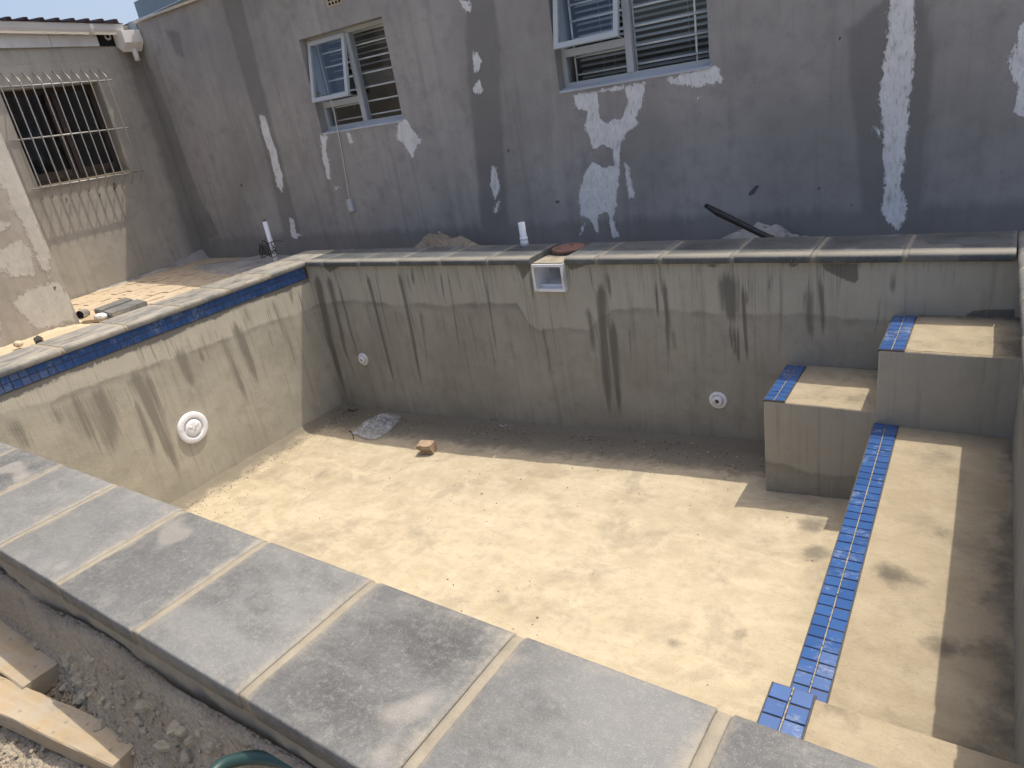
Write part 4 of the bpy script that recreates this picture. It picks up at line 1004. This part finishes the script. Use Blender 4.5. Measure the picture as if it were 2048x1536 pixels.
gp = [(gx, 2.35), (gx, 2.268), (gx+.02, 2.262), (gx+.075, 2.264), (gx+.095, 2.275), (gx+.105, 2.30), (gx+.112, 2.345), (gx+.122, 2.350), (gx+.122, 2.358), (gx+.108, 2.356)]
ex(gp, -4.4, .95, .045, 'gutter', 'gutter_white', wing, closed=False, thick=.003)
ex([(gx-.004, 2.262), (gx+.022, 2.254), (gx+.078, 2.256), (gx+.100, 2.269), (gx+.112, 2.30), (gx+.118, 2.345), (gx+.104, 2.345), (gx+.09, 2.30), (gx+.07, 2.272), (gx+.02, 2.272)], .60, .635, .045, 'gutter_bracket', 'gutter_white', wing)
# ribbed roof sheet
ribs = [(-3.11,-0.1,2.356)[1], (-3.11,0.049,2.353)[1], (-3.11,0.195,2.351)[1], (-3.11,0.347,2.348)[1], (-3.11,0.491,2.345)[1], (-3.11,0.636,2.342)[1], (-3.11,0.782,2.339)[1], (-3.11,0.928,2.336)[1]]
pitch = (ribs[-1]-ribs[0])/7
prof_ = []
yy = ribs[0]-pitch*16
while yy < 1.0:
    for dy_, dz_ in ((-.036, 0), (-.018, .070), (.018, .070), (.036, 0)): prof_.append((yy+dy_, 2.333-.04*yy*.9+dz_))
    yy += pitch
bm = bmesh.new(); A = [bm.verts.new((WX+.085, a, b)) for a, b in prof_]; B = [bm.verts.new((WX-3.2, a, b+.30)) for a, b in prof_]
for k in range(len(prof_)-1): bm.faces.new((A[k], A[k+1], B[k+1], B[k]))
bmesh.ops.solidify(bm, geom=list(bm.faces), thickness=.002)
frombm('roof', bm, 'roof_sheet', wing)
# rain hopper in the corner
hop = thing('rain_hopper', (WX+.12, .98, 2.0), 'white rainwater hopper box in the corner under the gutter end', 'gutter hopper')
bm = bmesh.new(); pr_ = [(WX+.012, 2.245), (WX+.20, 2.245), (WX+.20, 2.125), (WX+.115, 2.045), (WX+.012, 2.115)]
A = [bm.verts.new((a, .88, b)) for a, b in pr_]; B = [bm.verts.new((a, 1.092, b)) for a, b in pr_]
for k in range(5): bm.faces.new((A[k], A[(k+1) % 5], B[(k+1) % 5], B[k]))
bm.faces.new(A[::-1]); bm.faces.new(B); bmesh.ops.bevel(bm, geom=list(bm.edges), offset=.004, segments=2, affect='EDGES')
frombm('box', bm, 'gutter_white', hop)
tube('spout', [(WX+.125, 1.0, 2.09), (WX+.125, 1.0, 1.955)], .028, 'gutter_white', hop, 16)
box('wall_flashing', (WX+.03, 1.086, 2.25), (WX+.16, 1.094, 2.34), 'galvanised', hop)
cx, cy, cz = (-3.165,0.815,2.211)
bm = bmesh.new()
for r_ in (.032, .022): addtube(bm, [(WX+.03, cy+r_*math.cos(a*.3), 2.215+r_*math.sin(a*.3)) for a in range(21)], .004, 5)
addtube(bm, [(WX+.03, cy-.03, 2.205), (WX+.03, cy-.01, 2.18), (WX+.03, cy+.02, 2.19)], .004, 5)
tag(frombm('wire_coil', bm, 'wire_pale', None, smooth=True), 'small coil of pale wire hanging in the gap at the end of the fascia', 'wire')

# ================================================================== GARDEN WALL (left foreground)
gw = thing('garden_wall', (-1.7, -2.5, -.25), 'patchy plastered wall at the left edge beside the sunny coping', 'wall')
GF = [[(-1.193,1.372),(-1.099,1.359),(-1.09,1.044),(-1.119,0.713),(-1.131,0.408),(-1.215,0.198),(-1.248,0.335),(-1.238,0.58),(-1.266,0.746),(-1.27,0.961),(-1.332,1.03)], [(-1.5,0.526),(-1.302,0.563),(-1.256,0.441),(-1.302,0.258),(-1.484,0.296),(-1.543,0.419)],  # patch outlines taken from image pixels, cast onto this wall's plane
      [(-1.549,0.135),(-1.381,0.177),(-1.172,0.185),(-1.115,0.037),(-1.151,-0.183),(-1.32,-0.168),(-1.458,-0.161),(-1.509,-0.048),(-1.538,0.069)], [(-1.413,0.74),(-1.3,0.698),(-1.36,0.649),(-1.442,0.669)], [(-1.476,0.424),(-1.392,0.376),(-1.452,0.328),(-1.489,0.338)], [(-1.27,1.094),(-1.217,1.066),(-1.278,0.943),(-1.333,0.939)], [(-1.704,0.022),(-1.671,-0.032),(-1.732,-0.136),(-1.763,-0.124)]]
grid('face', cuts(-4.8, -1.128, .012), cuts(-.35, 2.35, .02), lambda U, V: (np.full(U.shape, -1.7)+(fbm(U*2, V*2, 71)-.5)*.012*np.clip((-1.128-U)/.03, 0, 1), U, V), 'garden_paint', gw,
     {'filler': lambda U, V: polyfield(U, V, GF, .09), 'damp': lambda U, V: np.clip((-.12-V)/.1, 0, 1)*.6, 'chip': lambda U, V: polyfield(U, V, [[(-1.215,0.147),(-1.186,0.138),(-1.215,0.095)]], .02)}, smooth=True)
box('core', (-1.92, -4.8, -.35), (-1.706, -1.128, 2.35), 'garden_paint', gw, .004)
# ================================================================== PIPES, HEAPS, RUBBLE BEHIND THE POOL
px_, py_ = [(-1.162,0.593)][0]
t = thing('drain_pipe', (px_, py_, -.2), 'upright white plastic pipe rising behind the far left coping corner', 'pipe')
tube('pipe', [(px_, py_, -.3), (px_-.004, py_, .245)], .023, 'pvc', t, 20)
tube('plug', [(px_-.004, py_, .24), (px_-.004, py_, .256)], .017, 'black_plastic', t, 12)
random.seed(21)
bm = bmesh.new(); P0 = Vector((px_-.02, py_-.06, -.03))
for k in range(6):
    a0 = random.uniform(0, 6.28); pts = []
    for j in range(9):
        a = a0+j*.75; pts.append(P0+Vector((.07*math.cos(a)+random.uniform(-.05, .05), .05*math.sin(a), .05*math.sin(a*1.7)+random.uniform(-.03, .05))))
    addtube(bm, smoothpath(pts, 4), .0035, 5)
addtube(bm, smoothpath([(px_-.03, py_-.03, .02), (px_+.03, py_-.03, .045), (px_+.12, py_, .05), (px_+.16, py_+.01, .035)]), .004, 5)
tag(frombm('binding_wire', bm, 'wire_dark', None, smooth=True), 'tangle of dark binding wire round the foot of the tall white pipe', 'wire')
px_, py_ = [(1.992,0.335)][0]
t = thing('vent_pipe', (px_, py_, 0), 'short white pipe stub with a coupling standing on the far coping beside the skimmer', 'pipe')
lathe('pipe', [(.0, .0), (.0, .165), (.020, .165), (.024, .165), (.0245, .02)][1:], 24, 'pvc', t, Matrix.Translation((px_, py_, .001)))
lathe('coupling', [(.0255, .0), (.0285, .0), (.0290, .030), (.0275, .034), (.0275, .048), (.0290, .052), (.0280, .062), (.0250, .062)], 24, 'pvc', t, Matrix.Translation((px_, py_, .001)))
a = Vector((3.624,0.56,-0.045)); b = Vector((3.134,0.82,0.113))
pts = [a+(b-a)*q for q in (-.06, .0, .2, .4, .6, .75, .8, .86, .93, 1.0)]
for i, dz in enumerate((0, 0, .0, .002, .004, .005, .005, .008, .012, .014)): pts[i] = pts[i]+Vector((0, 0, dz-.008))
tag(tube('black_pipe', pts, .02, 'black_plastic', None, 14, rr=[.019, .019, .0195, .020, .0215, .0225, .0235, .020, .017, .015]), 'black plastic pipe sticking up at a slant in front of the grey heap', 'pipe')

def heap(name, c, rx, ry, h, mat, label, seed, bits):
    t = thing(name, (c[0], c[1], -.1), label, 'heap')
    def fn(U, V):
        r = U*(1+.35*(fbm(np.cos(V)*1.5+5, np.sin(V)*1.5+5, seed)-.5)*2)
        x = c[0]+rx*r*np.cos(V); y = c[1]+ry*r*np.sin(V)
        y = np.minimum(y, YH-.004)
        z = -.24+h*np.clip(1-U, 0, 1)**.8*(.55+.9*fbm(x*6, y*6, seed+3))+(fbm(x*30, y*30, seed+5)-.5)*.03*(1-U)
        return x, y, z-.03*(U > .98)
    o = grid('mound', np.linspace(0, 1, 22), np.linspace(0, 2*math.pi, 64), fn, mat, t, smooth=True)
    bm = bmesh.new(); rn = random.Random(seed)
    for k in range(bits):
        r = rn.random()**.5*.9; a_ = rn.uniform(0, 6.28); s_ = rn.uniform(.006, .017)
        x = c[0]+rx*r*math.cos(a_); y = min(c[1]+ry*r*math.sin(a_), YH-.02)
        z = -.24+h*(1-r)**.8*(.55+.9*float(fbm(np.array(x*6), np.array(y*6), seed+3)))
        q = bmesh.ops.create_icosphere(bm, subdivisions=1, radius=s_)
        for v in q['verts']: v.co = Vector((x, y, z))+Vector((v.co.x*rn.uniform(.7, 1.3), v.co.y*rn.uniform(.7, 1.3), v.co.z*rn.uniform(.5, .9)))
    p = frombm('pebbles', bm, 'stone_bit', t); p['kind'] = 'stuff'
heap('sand_heap', (.80, .84), .55, .24, .25, 'dirt', 'low heap of sandy rubble against the house wall behind the far coping', 81, 90)
heap('mortar_heap', (3.46, .97), .46, .13, .20, 'slurry', 'pale grey heap of mortar crumbs against the house wall behind the coping', 91, 60)
# mortar slurry spilt in the corner, fillet along the wing
t = thing('spilt_mortar', (-2.0, .7, GZ), 'grey mortar spilt on the paving in the shaded corner by the wing', 'mortar')
def fn(U, V):
    r = U*(1+.5*(fbm(np.cos(V)*1.6+9, np.sin(V)*1.6+9, 5)-.5)*2)
    x = -1.85+1.15*r*np.cos(V); y = .78+.42*r*np.sin(V)
    y = np.minimum(y, YH-.003); x = np.maximum(x, WX+.004)
    return x, y, GZ-.014+.055*np.clip(1-U, 0, 1)**.6*(.35+1.1*fbm(x*4, y*4, 7))
grid('puddle', np.linspace(0, 1, 26), np.linspace(0, 2*math.pi, 90), fn, 'slurry', t, smooth=True)
grid('fillet', cuts(-.25, YH, .02), np.linspace(0, 1, 6), lambda U, V: (WX+.004+V*(.03+.05*np.clip((U+.1)/1.1, 0, 1))*(.7+.6*fbm(U*9, V*0, 4)), U, GZ-.012+(1-V)**1.4*(.02+.07*np.clip((U+.1)/1.1, 0, 1)**2)*(.7+.7*fbm(U*7, V*3, 8))), 'slurry', t, smooth=True)

# ================================================================== LEFT SIDE ODDMENTS
def slab(name, pts, z0, z1, mat, label, cat, group=None, tilt=0, bev=.006):
    bm = bmesh.new(); A = [bm.verts.new((a, b, z0)) for a, b in pts]; B = [bm.verts.new((a, b, z1+tilt*k)) for k, (a, b) in enumerate(pts)]
    n_ = len(pts)
    for k in range(n_): bm.faces.new((A[k], A[(k+1) % n_], B[(k+1) % n_], B[k]))
    bm.faces.new(A[::-1]); bm.faces.new(B)
    if bev: bmesh.ops.bevel(bm, geom=list(bm.edges), offset=bev, segments=2, affect='EDGES')
    return tag(frombm(name, bm, mat), label, cat, group)
slab('coping_offcut', [(-1.579,-0.971),(-1.351,-1.014),(-1.383,-0.67),(-1.631,-0.616)], -.205, -.155, 'coping_stone', 'longer grey coping offcut lying on the paving nearest the left coping', 'stone offcut', 'coping offcuts', 0, .008)
slab('coping_offcut', [(-1.887,-0.904),(-1.688,-0.94),(-1.736,-0.608),(-1.946,-0.562)], -.215, -.165, 'coping_stone', 'narrow grey coping offcut lying behind the longer one on the paving', 'stone offcut', 'coping offcuts', 0, .008)
slab('board', [(-1.827,-1.047),(-1.584,-1.15),(-1.371,-1.051),(-1.678,-0.992)], -.205, -.178, 'timber', 'short thin timber board by the foot of the patchy wall', 'board', None, 0, .002)
cx, cy = [(-1.715,-1.066)][0]
t = thing('tin_can', (cx, cy, -.2), 'small dented tin can lying on the sand by the patchy wall corner', 'can')
m4 = Matrix.Translation((cx-.01, cy, -.15)) @ Euler((1.45, .15, .6)).to_matrix().to_4x4()
lathe('body', [(.0, -.05), (.034, -.05), (.036, -.046), (.0335, -.03), (.0345, 0), (.0335, .03), (.036, .046), (.035, .05)], 24, 'tin', t, m4)
lathe('mouth', [(0, .038), (.033, .038)], 20, 'void', t, m4)
cx, cy = [(-1.069,-1.704)][0]
slab('rubber_block', [(-1.055,-1.734),(-1.122,-1.67),(-0.993,-1.694),(-0.91,-1.733),(-0.917,-1.775)], -.15, -.085, 'black_plastic', 'small dark block half buried in the sand beside the left coping', 'block', None, 0, .004)
def rock(name, c, s, mat, label, cat, seed, group=None):
    rn = random.Random(seed); bm = bmesh.new(); bmesh.ops.create_icosphere(bm, subdivisions=2, radius=1)
    for v in bm.verts:
        d = v.co.normalized(); q = 1+.35*(float(fbm(np.array(d.x*2+seed), np.array(d.y*2+d.z*3), seed))-.5)
        v.co = Vector((d.x*s[0]*q, d.y*s[1]*q, d.z*s[2]*q))+Vector(c)
    return tag(frombm(name, bm, mat), label, cat, group)
c_ = [(-1.486,-1.04)][0]; rock('plaster_lump', (c_[0], c_[1], -.175), (.07, .05, .035), 'fascia_board', 'white plaster lump under the coping offcuts', 'lump', 5)
c_ = [(-1.111,-1.819)][0]; rock('clay_lump', (c_[0], c_[1], -.1), (.05, .03, .025), 'sand_mortar', 'sandy lump lying by the dark block at the patchy wall', 'lump', 6)

# ================================================================== THINGS IN THE POOL
def on_floor(p): return Vector((p[0], p[1], float(floorz(p[0]))))  # positions passed in come from image pixels cast onto the floor
b = on_floor([(1.414,-0.488)][0])
rn = random.Random(3); bm = bmesh.new(); addbox(bm, (-.058, -.045, .0), (.058, .045, .075))
bmesh.ops.subdivide_edges(bm, edges=list(bm.edges), cuts=2, use_grid_fill=True)
for v in bm.verts:
    v.co += Vector((rn.uniform(-.004, .004), rn.uniform(-.004, .004), rn.uniform(-.003, .003)))
    if v.co.y < -.03 and v.co.z < .04: v.co.y += .022*(1-abs(v.co.x)*9); v.co.x += .004
    if v.co.x < -.05 and v.co.z < .03: v.co.x += .018
for v in bm.verts: v.co = Euler((0, 0, .25)).to_matrix() @ v.co + b + Vector((0, .0, .002))
tag(frombm('half_brick', bm, 'clay_brick'), 'broken orange half brick standing on the pool floor at the shadow edge', 'brick')
# plastic bag: a crumpled open film
c0 = on_floor([(0.647,-0.225)][0]); ax = (on_floor([(0.651,-0.005)][0])-on_floor([(0.629,-0.383)][0])); ay = Vector((-ax.y, ax.x, 0)).normalized()
ln = ax.length; axn = ax.normalized()
def bag(lay):
    def fn(U, V):
        wv = .125+.035*np.sin(U*3.1+1)+.02*np.sin(V*5+U*4)
        x = (U-.5)*ln*(1+.06*np.sin(V*6)); y = (V-.5)*2*wv
        edge = np.clip(1-np.abs(V-.5)*2, 0, 1)*np.clip(np.minimum(U, 1.02-U)*5, 0, 1)
        h = (.012+.10*vn(U*2.6+lay, V*2.2, 101)*edge**.6+.05*np.abs(vn(U*5.5, V*4, 103)-.5)*edge**.5+.012*np.abs(vn(U*13, V*11, 104)-.5)) if lay else .004+.008*fbm(U*5, V*5, 105)
        return c0.x+axn.x*x+ay.x*y, c0.y+axn.y*x+ay.y*y, c0.z+h+.02*np.clip(U-.8, 0, 1)*3*lay
    return fn
t = thing('plastic_bag', c0, 'crumpled clear plastic bag lying on the shaded pool floor', 'bag')
grid('top_film', np.linspace(0, 1, 34), np.linspace(0, 1, 26), bag(1), 'bag_film', t, smooth=True)
grid('bottom_film', np.linspace(0, 1, 16), np.linspace(0, 1, 12), bag(0), 'bag_film', t, smooth=False)
p = on_floor([(0.023,0.028)][0]); q = on_floor([(0.143,0.044)][0])
tag(obox('plastic_strip', p+Vector((0, 0, .012)), q+Vector((0, 0, .014)), (.0, .011, 0), (0, 0, .003), 'white_plastic', None, .001), 'small white plastic strip on the pool floor in the far left corner', 'strip')
p = on_floor([(0.115,-0.004)][0])
tag(tube('wire_offcut', smoothpath([p+Vector((-.05, 0, .01)), p+Vector((-.02, -.03, .012)), p+Vector((.03, -.03, .01)), p+Vector((.06, .01, .012)), p+Vector((.03, .03, .01))]), .004, 'wire_dark', None, 6), 'curled dark wire offcut beside the white strip on the pool floor', 'wire')
p = [on_floor(a)+Vector((0, 0, .008)) for a in [(0.441,-0.367),(0.453,-0.355),(0.531,-0.408),(0.591,-0.455)]]
tag(tube('bent_wire', smoothpath(p), .0035, 'wire_dark', None, 6), 'thin bent wire on the pool floor just left of the plastic bag', 'wire')
p = [on_floor(a)+Vector((0, 0, .012)) for a in [(1.739,0.002),(1.786,-0.025),(1.795,0.002),(1.796,0.036)]]
tag(tube('pale_cord', smoothpath(p), .003, 'wire_pale', None, 6), 'scrap of pale cord at the foot of the far pool wall', 'cord')
# loose grit: uncountable
def grit(name, n_, posf, smin, smax, mat, label, seed):
    rn = random.Random(seed); V = []; F = []
    base = [(math.cos(a)*r, math.sin(a)*r, h) for r, h in ((1, -.6), (1.02, .1), (.62, .62)) for a in (.2, 1.25, 2.3, 3.35, 4.4, 5.45)]
    fs = tuple((i, (i+1) % 6, 6+(i+1) % 6, 6+i) for i in range(6))+tuple((6+i, 6+(i+1) % 6, 12+(i+1) % 6, 12+i) for i in range(6))+((12, 13, 14, 15, 16, 17),)
    for k in range(n_):
        x, y, z = posf(rn); s_ = smin+(smax-smin)*rn.random()**2.5; a = rn.uniform(0, 6.28); ca, sa = math.cos(a), math.sin(a); el = rn.uniform(.6, 1.7)
        o = len(V)
        for bx_, by_, bz_ in base:
            bx_ *= el*rn.uniform(.8, 1.2); by_ *= rn.uniform(.75, 1.15); bz_ *= rn.uniform(.7, 1.1)
            V.append((x+s_*(bx_*ca-by_*sa), y+s_*(bx_*sa+by_*ca), z+s_*(bz_+.22)))
        F += [tuple(o+i for i in f) for f in fs]
    me = bpy.data.meshes.new(name); me.from_pydata(V, [], F)
    o = link(name, me, mat); tag(o, label, 'grit', None, 'stuff'); return o
def fp(rn):
    r = rn.random()
    if r < .55: x, y = rn.uniform(0, 3.8), .02-abs(rn.gauss(0, .15))
    elif r < .82: x, y = abs(rn.gauss(0, .13)), rn.uniform(-2.2, 0)
    else: x, y = rn.uniform(0, 4.3), rn.uniform(-2.6, 0)
    if x > X2-.02 and y > YS-.02: x = rn.uniform(.5, 3.5)
    return x, y, float(floorz(x))
grit('floor_grit', 2600, fp, .001, .0048, 'dark_bit', 'dark crumbs of mortar and grit scattered over the pool floor', 5)
grit('floor_crumbs', 700, fp, .001, .006, 'sand_mortar', 'pale crumbs of mortar scattered over the pool floor', 6)
def dp(rn):
    x = rn.uniform(1.6, 4.4); y = -2.836-.0203*(x-2)-CW-.03-abs(rn.gauss(0, .28))
    return x, y, float(gh(np.array([x]), np.array([y]))[0])
grit('dirt_clods', 5000, dp, .001, .010, 'dirt', 'small clods and stones in the dirt beside the near coping', 8)
def dp3(rn):
    x = rn.uniform(1.8, 3.5); y = -2.836-.0203*(x-2)-CW-.03-abs(rn.gauss(0, .09))
    return x, y, float(gh(np.array([x]), np.array([y]))[0])
grit('rubble', 380, dp3, .004, .019, 'mortar', 'dark lumps of rubble along the foot of the near coping', 10)
def dp2(rn):
    x = rn.uniform(-1.68, -.45); y = rn.uniform(-2.4, -1.0)
    return x, y, float(gh(np.array([x]), np.array([y]))[0])
grit('sand_clods', 300, dp2, .002, .010, 'sand_mortar', 'crumbs lying on the sand between the left coping and patchy wall', 9)

# ================================================================== NEAR LEFT CORNER: PLANKS AND HOSE
def plank(quad, zt, th, label, seed):
    """quad: far-left, far-right, near-right, near-left on the top face"""
    A, B, C_, D = [Vector((a, b, zt)) for a, b in quad]
    dr = ((B-A)+(C_-D)).normalized(); ctr = (A+B+C_+D)/4; wd = ((A-D).length+(B-C_).length)/4
    wv = Vector((-dr.y, dr.x, 0)); end = (B+C_)/2; start = end-dr*1.5
    bm = bmesh.new(); n_ = 24; rings = []; rn = random.Random(seed)
    for k in range(n_+1):
        p = start+(end-start)*(k/n_); p.z += .01*math.sin(k/n_*2.5)
        rings.append([bm.verts.new(p+wv*(a*wd+rn.uniform(-.0012, .0012))+Vector((0, 0, b+rn.uniform(-.001, .001)))) for a, b in ((1, -th), (1, -.004), (.94, 0), (-.94, 0), (-1, -.004), (-1, -th))])
    for P_, Q_ in zip(rings, rings[1:]):
        for k in range(6): bm.faces.new((P_[k], P_[(k+1) % 6], Q_[(k+1) % 6], Q_[k]))
    bm.faces.new(rings[0]); bm.faces.new(rings[-1][::-1])
    bmesh.ops.recalc_face_normals(bm, faces=bm.faces)
    M4 = Matrix.Translation(end) @ Matrix(((dr.x, wv.x, 0), (dr.y, wv.y, 0), (0, 0, 1))).to_4x4()
    iv = M4.inverted()
    for v in bm.verts: v.co = iv @ v.co
    me = bpy.data.meshes.new('timber_plank'); bm.to_mesh(me); bm.free()
    return tag(link('timber_plank', me, 'timber', None, M4), label, 'plank', 'timber planks on the dirt')
plank([(2.693,-3.363),(3.093,-3.323),(3.096,-3.364),(2.578,-3.443)], -.342, .06, 'sunlit rough timber plank nearest the bottom left corner', 1)  # plank corners are image pixels projected onto a level plane
plank([(2.16,-3.28),(2.577,-3.278),(2.566,-3.345),(2.341,-3.349)], -.333, .06, 'shaded dirty timber plank lying behind the sunlit one', 2)
hp = [(a, b, -.122) for a, b in [(3.589,-3.389),(3.585,-3.336),(3.609,-3.305),(3.65,-3.282),(3.702,-3.268),(3.762,-3.268),(3.831,-3.28)]]
tag(tube('garden_hose', smoothpath(hp, 8), .0135, 'hose_green', None, 12), 'loop of dark green garden hose on the dirt at the bottom edge', 'hose')
